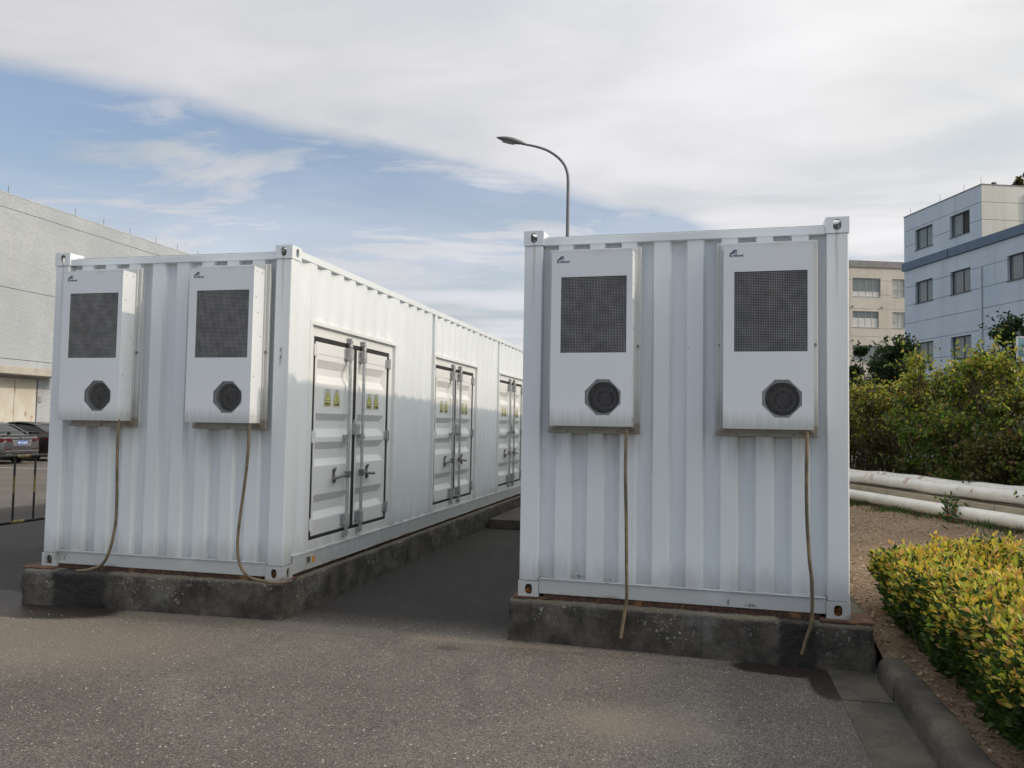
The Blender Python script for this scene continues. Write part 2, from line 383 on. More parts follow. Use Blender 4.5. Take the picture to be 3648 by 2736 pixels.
def asphalt():
    m, t, b, o = new_mat('asphalt'); c = objco(t); x, y, z = t.sep(c)
    big = t.noise(c, 0.55, 5, 0.6); mid = t.noise(c, 3.2, 5, 0.65)
    col = t.mix(t.mapr(big, 0.35, 0.65), (0.138, 0.123, 0.106, 1), (0.186, 0.169, 0.147, 1))
    col = t.mix(t.mapr(mid, 0.58, 0.76, 0.0, 0.6), col, (0.150, 0.130, 0.112, 1))
    wear = t.noise(t.scale(c, 1.0, 0.45, 1), 1.3, 6, 0.7, 0.6)
    col = t.mix(t.mapr(wear, 0.52, 0.70, 0.0, 0.55), col, (0.108, 0.097, 0.086, 1))
    pale = t.noise(t.vm('ADD', c, (7.3, 2.1, 0.0)), 1.1, 6, 0.65)
    col = t.mix(t.mapr(pale, 0.54, 0.70, 0.0, 0.5), col, (0.235, 0.215, 0.188, 1))
    # dust lying in front of the plinths and a tan patch of dried mud
    dust = t.m('MULTIPLY', ell_mask(t, c, -2.0, -1.05, 1.9, 0.85, 0.55, 0.22, 2.5), 0.85)
    tan = t.m('MULTIPLY', ell_mask(t, c, 3.12, -1.62, 0.42, 0.28, 0.6, 0.12, 5), 0.75)
    strip = t.m('MULTIPLY', dist_mask(t, c, -2.2, 2.6, -0.34, -0.06, 0.10, 0.08), 0.55)
    dd = t.m('MAXIMUM', t.m('MAXIMUM', dust, tan), strip)
    # aggregate
    v1 = t.n('ShaderNodeTexVoronoi', feature='F1'); t.put(v1.inputs['Vector'], c); v1.inputs['Scale'].default_value = 120
    rnd = t.sep(v1.outputs['Color'])[0]; cell = v1.outputs['Distance']
    f = t.mapr(rnd, 0, 1, 0.56, 1.44, smooth=False)
    agg = t.mapr(cell, 0.15, 0.75, 1.10, 0.62)
    ff = t.m('MULTIPLY', f, agg)
    ff = t.m('ADD', t.m('MULTIPLY', ff, t.m('SUBTRACT', 1.0, t.m('MULTIPLY', dd, 0.6))), t.m('MULTIPLY', dd, 0.55))
    col = t.vm('MULTIPLY', col, t.comb(ff, ff, ff))
    col = t.mix(dd, col, t.vm('MULTIPLY', (0.225, 0.194, 0.152), t.comb(ff, ff, ff)))
    spk = t.m('MULTIPLY', t.mapr(t.sep(v1.outputs['Color'])[1], 0.972, 0.985), t.mapr(cell, 0.62, 0.42))
    v2 = t.n('ShaderNodeTexVoronoi', feature='F1'); t.put(v2.inputs['Vector'], c); v2.inputs['Scale'].default_value = 46
    spk2 = t.m('MULTIPLY', t.mapr(t.sep(v2.outputs['Color'])[1], 0.955, 0.97), t.mapr(v2.outputs['Distance'], 0.34, 0.22))
    spk = t.m('MULTIPLY', t.m('MAXIMUM', t.m('MULTIPLY', spk, 0.7), spk2), t.m('SUBTRACT', 1.0, t.m('MULTIPLY', dd, 0.5)))
    # lane between the containers: less dusty tarmac, with its shade also darkened into the colour
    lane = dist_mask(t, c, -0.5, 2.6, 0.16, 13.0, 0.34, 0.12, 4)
    lane = t.m('MAXIMUM', lane, dist_mask(t, c, -9.0, -2.2, -0.25, 14.0, 0.30, 0.12, 3))  # cast shadow of the doored container, painted on the ground beside it
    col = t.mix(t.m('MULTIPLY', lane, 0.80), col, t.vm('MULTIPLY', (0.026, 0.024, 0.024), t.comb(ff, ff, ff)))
    col = t.mix(t.m('MULTIPLY', spk, t.mapr(lane, 0, 1, 0.85, 0.16)), col, (0.60, 0.57, 0.52, 1))
    cv = t.n('ShaderNodeTexVoronoi', feature='DISTANCE_TO_EDGE'); t.put(cv.inputs['Vector'], t.vm('ADD', c, t.scale(t.noise(c, 2.6, 5, 0.7, col=True), 0.45, 0.45, 0))); cv.inputs['Scale'].default_value = 0.42
    crack = t.m('MULTIPLY', t.mapr(cv.outputs[0], 0.0035, 0.0012), t.mapr(t.noise(c, 0.6, 3), 0.60, 0.66))
    col = t.mix(t.m('MULTIPLY', crack, 0.5), col, (0.035, 0.031, 0.028, 1))
    # the hedge's cast shadow, painted as cooler grey over the tarmac by the gutter
    hedge_shade = dist_mask(t, c, 3.15, 4.6, -2.6, 0.1, 0.25, 0.16, 2.5)
    col = t.mix(t.m('MULTIPLY', hedge_shade, 0.45), col, t.vm('MULTIPLY', (0.110, 0.110, 0.108), t.comb(ff, ff, ff)))
    # water from the drain hoses
    w1 = t.m('MAXIMUM', ell_mask(t, c, -2.30, -0.24, 0.88, 0.36, 0.12, 0.06, 6), ell_mask(t, c, -3.3, -0.16, 1.2, 0.46, 0.2, 0.10, 4))
    w2 = t.m('MAXIMUM', ell_mask(t, c, 4.05, -0.26, 0.36, 0.17, 0.12, 0.06, 7), ell_mask(t, c, 4.29, -0.52, 0.10, 0.36, 0.2, 0.05, 7))
    wet = t.m('MAXIMUM', w1, w2)
    ww = t.m('MULTIPLY', wet, 0.97)
    col = t.mix(ww, col, t.vm('MULTIPLY', (0.030, 0.022, 0.019), t.comb(ff, ff, ff)))
    oil = t.m('MULTIPLY', ell_mask(t, c, 1.62, -0.42, 0.10, 0.05, 0.5, 0.05, 8), 0.6)
    col = t.mix(oil, col, (0.055, 0.042, 0.034, 1))
    t.put(b.inputs['Base Color'], col)
    t.put(b.inputs['Roughness'], t.mapr(ww, 0, 1, 0.90, 0.46)); b.inputs['Specular IOR Level'].default_value = 0.35
    h = t.m('ADD', t.m('MULTIPLY', t.mapr(cell, 0.0, 0.8, 1.0, 0.0), t.m('SUBTRACT', 1.0, t.m('MULTIPLY', dd, 0.7))), t.m('MULTIPLY', mid, 0.6))
    t.put(b.inputs['Normal'], t.bump(h, 0.55, 0.005)); return m
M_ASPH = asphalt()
def concrete(name, a, bcol, rough=0.88, bscale=40, bstr=0.35):
    m, t, b, o = new_mat(name); c = objco(t)
    n = t.noise(c, 2.6, 6, 0.65); f = t.noise(c, 45, 4, 0.6)
    col = t.mix(t.mapr(n, 0.33, 0.67), a, bcol); col = t.mix(t.mapr(f, 0.35, 0.7, 0.0, 0.35), col, tuple(k * 0.55 for k in a))
    t.put(b.inputs['Base Color'], col); b.inputs['Roughness'].default_value = rough
    t.put(b.inputs['Normal'], t.bump(t.noise(c, bscale, 6, 0.65), bstr, 0.012)); return m
M_KERB = concrete('kerb_concrete', (0.055, 0.049, 0.038), (0.140, 0.126, 0.098))
M_GUT = concrete('gutter_concrete', (0.050, 0.046, 0.036), (0.115, 0.105, 0.082))
M_STEP = concrete('step_concrete', (0.055, 0.048, 0.040), (0.10, 0.088, 0.072))
M_BLOCK = concrete('beige_block', (0.36, 0.315, 0.235), (0.45, 0.40, 0.31))
def soil():
    m, t, b, o = new_mat('soil'); c = objco(t); n = t.noise(c, 1.6, 6, 0.65); f = t.noise(c, 40, 5, 0.7)
    col = t.mix(t.mapr(n, 0.35, 0.65), (0.29, 0.215, 0.15, 1), (0.38, 0.295, 0.21, 1)); col = t.mix(t.mapr(f, 0.4, 0.7), col, (0.14, 0.095, 0.064, 1))
    t.put(b.inputs['Base Color'], col); b.inputs['Roughness'].default_value = 1.0; b.inputs['Specular IOR Level'].default_value = 0.1
    t.put(b.inputs['Normal'], t.bump(f, 0.9, 0.03)); return m
M_SOIL = soil()
def leafmat(name, trans=0.35, rough=0.45):
    m, t, b, o = new_mat(name)
    a = t.n('ShaderNodeAttribute', attribute_name='col').outputs['Color']
    t.put(b.inputs['Base Color'], a); b.inputs['Roughness'].default_value = rough; b.inputs['Specular IOR Level'].default_value = 0.4
    tr = t.n('ShaderNodeBsdfTranslucent'); t.put(tr.inputs[0], t.vm('MULTIPLY', a, (1.15, 1.1, 0.6)))
    mx = t.n('ShaderNodeMixShader'); mx.inputs[0].default_value = trans
    t.t.links.new(b.outputs[0], mx.inputs[1]); t.t.links.new(tr.outputs[0], mx.inputs[2]); t.t.links.new(mx.outputs[0], o.inputs[0]); return m
M_LEAF = leafmat('leaf', 0.45); M_DRY = leafmat('dry_leaf', 0.12, 0.8)
M_BARK = simple('bark', (0.075, 0.055, 0.040), 0.9, 0, 0.35, 14, 0.6, 40)

# ================================================================== SETTING
g_ = MB(); n = 24
xs = np.linspace(-260, 300, 3)
g_.add([(-300, -120, 0), (300, -120, 0), (300, 400, 0), (-300, 400, 0)], [(0, 1, 2, 3)])
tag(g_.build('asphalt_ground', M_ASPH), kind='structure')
M_LINE = simple('worn_white_road_paint', (0.50, 0.49, 0.46), 0.7, 0, 0.35, 3)
ln = MB().add([(-24.0, 14.72, .004), (-10.5, 17.10, .004), (-10.52, 17.22, .004), (-24.02, 14.84, .004)], [(0, 1, 2, 3)]).build('parking_line', M_LINE); tag(ln, kind='structure')

# soil bed beside the right-hand container, rising gently from the kerb
sb = MB(); NX, NY = 46, 80; X0, X1, Y0, Y1 = 4.70, 16.0, -6.0, 26.0
def soil_z(x, y):
    base = 0.10 + 0.20 * min(1, max(0, (y + 0.6) / 2.2)) + 0.04 * min(1, max(0, (x - 4.8) / 3))
    return base + 0.018 * math.sin(x * 3.1 + y * 1.7) + 0.014 * math.sin(x * 7.3 - y * 4.1)
for j in range(NY + 1):
    for i in range(NX + 1):
        x = X0 + (X1 - X0) * (i / NX) ** 1.5; y = Y0 + (Y1 - Y0) * j / NY
        sb.v.append((x, y, soil_z(x, y) - (0.02 if i == 0 else 0)))
for j in range(NY):
    for i in range(NX):
        a = j * (NX + 1) + i; sb.f.append((a, a + 1, a + NX + 2, a + NX + 1))
tag(sb.build('soil_bed', M_SOIL, smooth=True), kind='structure')

# gutter slabs and kerb stones
gut = empty('gutter'); tag(gut, kind='structure')
y = -7.6
k = 0
while y < -0.2:
    L = 1.15 if k else 1.0
    y1 = min(y + L, -0.185)
    MB().box(4.335 + random.uniform(-.006, .006), 4.648, y + .004, y1 - .004, -.10, .006 + random.uniform(0, .005)).build('slab', M_GUT, gut, bev=.006); y += L; k += 1
kerb = empty('kerb'); tag(kerb, kind='structure')
def kerbstone(y0, y1, dz, dx):
    prof = [(4.652, -.1), (4.652, .085), (4.660, .115), (4.680, .142), (4.710, .155), (4.790, .157), (4.815, .148), (4.822, .12), (4.822, -.1)]
    mb = MB(); nn = len(prof)
    mb.loft([[(x + dx, yy, z + dz) for x, z in prof] for yy in (y0, y0 + .012, y1 - .012, y1)])
    for idx, (o0) in enumerate((0, 3)):
        for i in range(nn):
            x, yy, z = mb.v[o0 * nn + i]
            if z > 0: mb.v[o0 * nn + i] = (x + (.006 if x < 4.74 else -.006), yy, z - .008)
    return mb.build('kerbstone', M_KERB, kerb, smooth='auto')
y = -0.30; k = 0
while y > -7.5:
    L = (0.46, 0.98, 0.99, 1.0)[min(k, 3)]
    kerbstone(y - L + .006, y, random.uniform(-.006, .006), random.uniform(-.006, .006)); y -= L; k += 1

# ================================================================== PLINTHS
def plinth(poly, z1, label, wet, name='concrete_plinth'):
    (ax, ay), (bx, by), (cx, cy), (dx, dy) = poly
    mb = MB(); nx, ny, nz = 70, 120, 10
    def jit(p, s=.006): return tuple(a + random.uniform(-s, s) for a in p)
    # front, right, back, left walls subdivided for ragged concrete, then the top
    cs = [poly[0], poly[1], poly[2], poly[3]]
    per = []
    for i in range(4):
        p0, p1 = cs[i], cs[(i + 1) % 4]; m_ = nx if i % 2 == 0 else ny
        for q in range(m_): per.append((p0[0] + (p1[0] - p0[0]) * q / m_, p0[1] + (p1[1] - p0[1]) * q / m_))
    N = len(per); cxm = sum(p_[0] for p_ in cs) / 4; cym = sum(p_[1] for p_ in cs) / 4
    rows = []
    for r_ in range(nz + 2):
        tz = min(r_ / nz, 1.0); inset = 0.0
        if r_ == nz: inset = 0.004
        if r_ == nz + 1: inset = 0.022
        row = []
        for (px, py) in per:
            ddx, ddy = cxm - px, 0.0
            sx = 1 if px < cxm else -1; sy = 1 if py < cym else -1
            w_ = .004 * math.sin(px * 9 + py * 7 + tz * 5) + random.uniform(-.005, .005)
            row.append((px + sx * (inset + w_), py + sy * (inset + w_), z1 * tz - (0.012 if r_ == nz else 0) + (random.uniform(-.004, .004) if r_ >= nz else 0)))
        rows.append(row)
    mb.loft(rows, cap=False)
    o = len(mb.v) - N; mb.v.append((cxm, cym, z1))
    for i in range(N): mb.f.append((o + i, o + (i + 1) % N, o + N))
    ob = mb.build(name, plinth_mat('mossy_concrete_' + str(wet[0]), wet), smooth=True)
    tag(ob, label, 'plinth', 'concrete plinths under the containers'); return ob
plinth([(-2.50, -.150), (.028, -.036), (.055, 12.5), (-2.47, 12.5)], G - .015, 'blackened concrete plinth under the container with side doors', (-2.17, -1.66))
plinth([(2.0, -.060), (4.650, -.205), (5.08, 12.4), (2.42, 12.5)], G + .005, 'blackened concrete plinth ending at the kerb and gutter', (4.02, 4.28))
st = MB().box(.10, 2.35, 6.5, 9.6, 0, .152).build('concrete_step', M_STEP, bev=.012); tag(st, 'low concrete step in the shaded lane between the two containers', 'step')

# ================================================================== CONTAINERS
CW, CL, CH = 2.438, 12.192, 2.896
def rot_fn(s, d, z): return (s, d, z)
def front_profile(L0, L1, flats, w_, dout, din, sl=.021):
    pr = [(L0, din)]
    for a in flats: pr += [(a - sl, din), (a, dout), (a + w_, dout), (a + w_ + sl, din)]
    pr.append((L1, din)); return pr
def side_profile(s0, s1, starts, dout=.0, din=.036, wf=.072, ws=.068):
    pr = [(s0, dout)]
    for a in starts: pr += [(a, dout), (a + ws, din), (a + ws + wf, din), (a + 2 * ws + wf, dout)]
    pr.append((s1, dout)); return pr
def oval(cx, cz, hw, hh, n=20):
    pts = []
    for k_ in range(n):
        a = 2 * math.pi * k_ / n; c, s = math.cos(a), math.sin(a); e = 2.0 / 2.6
        pts.append((cx + hw * math.copysign(abs(c) ** e, c), cz + hh * math.copysign(abs(s) ** e, s)))
    return pts
def casting(parent, x0, x1, y0, y1, z0, z1, xs_, ys_, matin, matout=None):
    """ISO corner casting: openings on the outer end face, outer side face and top/bottom"""
    mb = MB(); inn = MB()
    yo, yi = (y0, y1) if ys_ < 0 else (y1, y0); xo, xi = (x0, x1) if xs_ < 0 else (x1, x0)
    zc = (z0 + z1) / 2 + (.002 if z1 > 1 else -.002)
    th = .016
    def hole(fn_plate, fn_in, outer, inner):
        I = ring_plate(mb, outer, inner, fn_plate); n_ = len(I)
        mb.add([fn_plate(*q) for q in I] + [fn_in(*q) for q in I], [(i, (i + 1) % n_, n_ + (i + 1) % n_, n_ + i) for i in range(n_)])
    xc = xo + (.083 if xs_ < 0 else -.083); yc = yo + (.098 if ys_ < 0 else -.098)
    hole(lambda a, b: (a, yo, b), lambda a, b: (a, yo - ys_ * th, b), (min(xo, xi), max(xo, xi), z0, z1), oval(xc, zc, .029, .040))
    hole(lambda a, b: (xo, a, b), lambda a, b: (xo - xs_ * th, a, b), (min(yo, yi), max(yo, yi), z0, z1), oval(yc, zc, .026, .040))
    zt = z1 if z1 > 1 else z0; zin = zt - (th if z1 > 1 else -th)
    hole(lambda a, b: (a, b, zt), lambda a, b: (a, b, zin), (min(xo, xi), max(xo, xi), min(yo, yi), max(yo, yi)), oval(xc, yc, .031, .058))
    zb = z0 if z1 > 1 else z1
    mb.add([(x0, y0, zb), (x1, y0, zb), (x1, y1, zb), (x0, y1, zb)], [(0, 1, 2, 3)])
    mb.add([(x0, yi, z0), (x1, yi, z0), (x1, yi, z1), (x0, yi, z1)], [(0, 1, 2, 3)])
    mb.add([(xi, y0, z0), (xi, y1, z0), (xi, y1, z1), (xi, y0, z1)], [(0, 1, 2, 3)])
    c = mb.build('corner_casting', M_CONT, parent, weld=True)
    inn.add([(x0 + th, y0 + th, z0 + th), (x1 - th, y0 + th, z0 + th), (x1 - th, y1 - th, z0 + th), (x0 + th, y1 - th, z0 + th)], [(0, 1, 2, 3)])
    if z1 < 1:                                             # flaked rust heaped in the foot castings
        for q in range(16):
            a = random.uniform(.02, .035); px = xc + random.uniform(-.03, .03); py = yo - ys_ * random.uniform(.025, .08); pz = z0 + th + random.uniform(0, .045)
            inn.add([(px - a, py, pz), (px, py - a * .6, pz + a * .5), (px + a, py, pz - .01), (px, py + a * .5, pz + a)], [(0, 1, 3), (1, 2, 3), (0, 3, 2), (0, 2, 1)])
    inn.build('casting_lining', matin, c)
    return c

def container(name, loc, rz, label, door_side):
    t = empty(name, loc, rz); tag(t, label, 'container', 'white shipping containers')
    for (x0, x1, sx) in ((0, .162, -1), (CW - .162, CW, 1)):
        for (y0, y1, sy) in ((0, .178, -1), (CL - .178, CL, 1)):
            casting(t, x0, x1, y0, y1, CH - .118, CH, sx, sy, M_RUST)
            casting(t, x0, x1, y0, y1, 0, .118, sx, sy, M_RUSTY_IN)
            # corner post: folded channel
            xa, xb = (.004, .155) if sx < 0 else (CW - .155, CW - .004); ya, yb = (.006, .160) if sy < 0 else (CL - .160, CL - .006)
            MB().box(xa, xb, ya, yb, .1185, CH - .1185).build('corner_post', M_CONT, t, bev=.012, seg=3)
    # end frames
    for (ya, yb) in ((.012, .10), (CL - .10, CL - .012)):
        MB().box(.163, CW - .163, ya, yb, 2.776, 2.836).build('top_rail', M_CONT, t, bev=.004)
        MB().box(.163, CW - .163, ya, yb, .026, .143).build('bottom_rail', M_CONT, t, bev=.004)
        MB().box(.163, CW - .163, ya - .012 if ya < 1 else yb + .001, ya - .001 if ya < 1 else yb + .012, .1385, .1445).build('weld_lip', M_CONT, t, bev=.002)
    fl = [.283 + .2517 * q for q in range(8)]
    pr = front_profile(.150, CW - .150, fl, .115, .024, .080)
    MB().corr(pr, .1435, 2.776, lambda a, d, z: (a, d, z)).build('end_panel', M_CONT, t)
    MB().corr(pr, .1435, 2.776, lambda a, d, z: (a, CL - d, z)).build('end_panel', M_CONT, t)
    # side rails
    for sx in (-1, 1):
        X = lambda d: d if sx < 0 else CW - d
        a, b_ = sorted((X(.004), X(.064)))
        MB().box(a, b_, .179, CL - .179, 2.812, 2.874).build('top_rail', M_CONT, t, bev=.005)
        ch = MB()                                            # C-section bottom rail
        for (d0, d1, z0, z1) in ((.006, .016, .0305, .1675), (.0, .055, .024, .0300), (.0, .060, .168, .186)):
            p0, p1 = sorted((X(d0), X(d1))); ch.box(p0, p1, .179, CL - .179, z0, z1)
        ch.build('bottom_rail', M_CONT, t, bev=.002)
        if not (door_side and sx > 0):
            starts = []; q = .30
            while q < CL - .45: starts.append(q); q += .282
            MB().corr(side_profile(.158, CL - .158, starts, .016, .052), .186, 2.813, lambda s_, d, z: (X(d), s_, z)).build('side_panel', M_CONT, t)
    rf = MB(); pr = []; q = .10
    while q < CL - .2: pr += [(q, -.0), (q + .05, -.016), (q + .13, -.016), (q + .18, 0)]; q += .21
    rf.corr(pr, .064, CW - .064, lambda s_, d, z: (z, s_, 2.862 + d)).build('roof_panel', M_CONT, t)
    MB().box(.2, CW - .2, .02, .10, -.02 if door_side else -.02, .025).build('sill_beam', M_RUSTD, t)
    for sx in (0, 1):
        xx = (.03, .09) if sx == 0 else (CW - .09, CW - .03)
        MB().box(xx[0], xx[1], .25, CL - .25, -.018, .0235).build('sill_beam', M_RUSTD, t)
    return t
CA = container('shipping_container', (-CW, 0, G), 0, 'white corrugated container with rows of locked double doors along its side', True)
CB_LOC = (2.0716, -.0521, G + .0242); CB_RZ = -.033
M_CONT = M_CONT_B
CB = container('shipping_container', CB_LOC, CB_RZ, 'white corrugated container beside the clipped hedge, end wall with two cabinets', False)
for (x, y, rz, zt) in ((-2.45, -.04, 0, G - .015), (-.13, .0, 0, G - .015), (2.06, -.03, -.033, G + .005), (4.43, -.115, -.033, G + .005)):
    pass
def shim(x0, x1, y0, y1, z0, z1, rz, label):
    o = MB().box(x0, x1, y0, y1, z0, z1).build('steel_shim_plate', M_RUST, bev=.002); return tag(o, label, 'steel plate', 'rusty bearing plates')
shim(-2.56, -2.24, -.10, .2, G - .0135, G - .0005, 0, 'rusty red steel plate under the foot of the container beside the striped barrier')
shim(-.23, .02, -.02, .24, G - .0135, G - .0005, 0, 'rusty steel plate under the foot of the container at its door corner')
shim(2.03, 2.30, -.055, .20, G + .0065, G + .0235, 0, 'rusty red steel plate under the foot of the container next to the shaded lane')
shim(4.30, 4.66, -.185, .12, G + .0065, G + .0235, 0, 'rusty red steel plate under the foot of the container next to the kerb')

M_CONT = M_CONT_A
# ---- side doors of the first container (local frame: x = CW is the outer skin)
DX = CW
def sx_(d): return DX - d
def door_bay(y0, first):
    """y0 = left jamb of the opening; everything here is a part of the container"""
    t = CA
    yL, yR = y0 + .0, y0 + 2.055
    zB, zT = .187, 2.254
    # upper corrugated sheet over the doors
    pr = side_profile(y0 - .045, yR + .0455, [y0 + .060 + .2865 * q for q in range(7)], .010, .046)
    MB().corr(pr, 2.2935, 2.813, lambda s_, d, z: (sx_(d), s_, z)).build('side_panel', M_CONT, t)
    fr = MB()                                                # door surround
    fr.box(sx_(.055), sx_(.004), y0 - .045, y0, .187, 2.2535)
    fr.box(sx_(.055), sx_(.004), yR, yR + .045, .187, 2.2535)
    fr.box(sx_(.055), sx_(.002), y0 - .045, yR + .045, 2.254, 2.294)
    fr.box(sx_(.075), sx_(.040), y0 + .0005, yR - .0005, 2.158, 2.2535)   # set-back frame
    fr.box(sx_(.075), sx_(.040), y0 + .0005, yR - .0005, .1875, .268)
    fr.box(sx_(.075), sx_(.040), yR - .10, yR - .0005, .268, 2.158)
    fr.box(sx_(.075), sx_(.040), y0 + .0005, y0 + .095, .268, 2.158)
    fr.build('door_frame', M_DOOR, t, bev=.003)
    MB().box(sx_(.105), sx_(.100), y0, yR, .19, 2.25).build('door_backing', M_BLACK, t)
    a0, a1 = y0 + .100, yR - .105; mid = y0 + 1.040
    gk = M_RUB
    for leaf, (l0, l1) in enumerate(((a0 + .030, mid - .020), (mid + .020, a1 - .030))):
        d = MB()
        zb, zt = .300, 2.115; xo = .050
        # leaf frame
        d.box(sx_(.085), sx_(xo), l0, l0 + .060, zb, zt); d.box(sx_(.085), sx_(xo), l1 - .060, l1, zb, zt)
        d.box(sx_(.085), sx_(xo), l0 + .060, l1 - .060, 2.0, zt); d.box(sx_(.085), sx_(xo), l0 + .060, l1 - .060, zb, .447)
        lf = d.build('door', M_DOOR, t, bev=.004)
        pz = [(2.0, .054), (1.950, .054), (1.870, .094), (1.805, .094), (1.727, .054), (1.442, .054), (1.374, .094), (1.297, .094), (1.215, .054), (1.170, .054), (1.097, .094), (1.010, .094), (.942, .054), (.676, .054), (.600, .094), (.516, .094), (.452, .054), (.447, .054)]
        pn = MB(); p0, p1 = l0 + .060, l1 - .060; sl = .038
        for i in range(len(pz) - 1):                         # pressed ribs with sloping ends
            (za, da), (zb2, db) = pz[i], pz[i + 1]
            ea = sl if da > .06 else 0; eb = sl if db > .06 else 0
            pn.add([(sx_(da), p0 + ea, za), (sx_(da), p1 - ea, za), (sx_(db), p1 - eb, zb2), (sx_(db), p0 + eb, zb2)], [(0, 1, 2, 3)])
            if ea or eb:
                for (pp, sgn) in ((p0, 1), (p1, -1)):
                    pn.add([(sx_(.054), pp, za), (sx_(.054), pp, zb2), (sx_(db), pp + sgn * eb, zb2), (sx_(da), pp + sgn * ea, za)], [(0, 1, 2, 3)])
        pn.build('pressed_panel', M_DOOR, lf, weld=True)
        ga = MB()
        ox0, ox1 = (l0 - .030, l1 + .019) if leaf == 0 else (l0 - .019, l1 + .030)
        ga.box(sx_(.070), sx_(.046), ox0, ox1, zt + .001, zt + .043); ga.box(sx_(.070), sx_(.046), ox0, ox1, zb - .031, zb - .001)
        wl, wr = (.029, .018) if leaf == 0 else (.018, .029)
        ga.box(sx_(.070), sx_(.044), l0 - wl, l0 + .012, zb - .001, zt + .001); ga.box(sx_(.070), sx_(.044), l1 - .012, l1 + wr, zb - .001, zt + .001)
        ga.build('gasket', gk, lf, bev=.005)
        # locking bar with keepers and cams
        ry = y0 + (.832 if leaf == 0 else 1.172); rx = sx_(.006)
        MB().tube([(rx, ry, .225), (rx, ry, 2.195)], .0165, 12).build('locking_bar', M_GAL, lf, smooth='auto')
        for (z0, z1) in ((1.985, 2.105), (.325, .440)):
            k_ = MB().box(sx_(.049), sx_(.044), ry - .056, ry + .056, z0, z1); k_.tube([(rx, ry, z0 + .004), (rx, ry, z1 - .004)], .030, 14)
            k_.box(sx_(.045), rx, ry - .030, ry + .030, z0 + .006, z1 - .006)
            for (by, bz) in ((-.045, .02), (.045, .02), (-.045, z1 - z0 - .02), (.045, z1 - z0 - .02)): k_.tube([(sx_(.045), ry + by, z0 + bz), (sx_(.036), ry + by, z0 + bz)], .008, 8)
            k_.build('bar_keeper', M_GAL2, lf, smooth='auto')
        k_ = MB().box(sx_(.052), rx, ry - .040, ry + .040, 1.196, 1.234); k_.tube([(rx, ry, 1.19), (rx, ry, 1.24)], .024, 12); k_.build('bar_guide', M_GAL2, lf, smooth='auto')
        for (z0, s_) in ((2.118, 1), (.312, -1)):
            cm = MB().tube([(rx, ry, z0), (rx, ry, z0 + s_ * .040)], [.024, .018], 10)
            cm.box(sx_(.040), rx + .016, ry - .036, ry + .020, min(z0 + s_ * .045, z0 + s_ * .068), max(z0 + s_ * .045, z0 + s_ * .068))
            cm.box(sx_(.040), rx - .004, ry + .010, ry + .040, min(z0 + s_ * .060, z0 + s_ * .098), max(z0 + s_ * .060, z0 + s_ * .098))
            cm.tube([(sx_(.040), ry - .03, z0 + s_ * .083), (rx + .012, ry - .01, z0 + s_ * .083)], .013, 8)
            cm.build('bar_cam', M_GAL2, lf, smooth='auto', bev=.003)
        dr = -1 if leaf == 0 else 1
        hd = MB(); hz = .838
        hd.box(rx - .020, rx + .022, ry - .026, ry + .026, hz - .032, hz + .032)
        hd.tube([(rx + .004, ry, hz), (rx + .010, ry + dr * .10, hz - .006), (rx + .008, ry + dr * .22, hz - .018), (rx + .004, ry + dr * .335, hz - .024)], [.014, .013, .014, .015], 8)
        hd.build('handle', M_HAND, lf, smooth='auto')
        ct = MB(); cy = ry + dr * .228
        ct.box(sx_(.051), sx_(.045), cy - .022, cy + .022, hz - .070, hz + .062)
        ct.tube([(sx_(.047), cy, hz + .030), (sx_(.036), cy, hz + .055), (sx_(.030), cy, hz + .075)], [.012, .012, .013], 8)
        ct.tube([(sx_(.040), cy, hz - .020), (sx_(.032), cy, hz - .048), (sx_(.038), cy, hz - .078)], [.012, .011, .003], 8)
        ct.build('handle_catch', M_HAND, lf, smooth='auto')
        for hzz in (2.030, 1.217, .408):
            hy = (l0 - .012) if leaf == 0 else (l1 + .012)
            h_ = MB().tube([(sx_(.030), hy, hzz - .062), (sx_(.030), hy, hzz + .062)], .017, 10)
            s0, s1 = (hy - .02, hy + .068) if leaf == 0 else (hy - .068, hy + .075)
            h_.box(sx_(.0495), sx_(.036), s0, s1, hzz - .048, hzz + .048)
            h_.box(sx_(.036), sx_(.024), hy - .03, hy + .03, hzz - .046, hzz + .046)
            h_.build('hinge', M_DOOR if leaf == 0 else M_GAL2, lf, smooth='auto', bev=.004)
        for si, sy in enumerate((.355, .553) if leaf == 0 else (1.358, 1.546)):
            sticker(lf, y0 + sy, 1.505 if leaf == 0 else 1.499, si)
    lb = MB().box(sx_(.049), sx_(.0), mid - .032, mid + .062, 1.235, 1.345)
    lb.add([(sx_(.049), mid - .032, 1.3455), (sx_(.0), mid - .032, 1.3455), (sx_(.0), mid + .062, 1.3455), (sx_(.049), mid + .062, 1.3455), (sx_(.049), mid - .010, 1.395), (sx_(.030), mid - .010, 1.395), (sx_(.030), mid + .040, 1.395), (sx_(.049), mid + .040, 1.395)],
           [(0, 1, 5, 4), (1, 2, 6, 5), (2, 3, 7, 6), (3, 0, 4, 7), (4, 5, 6, 7)])
    lb.build('lock_box', M_GAL2, t, bev=.003)
STK = {}
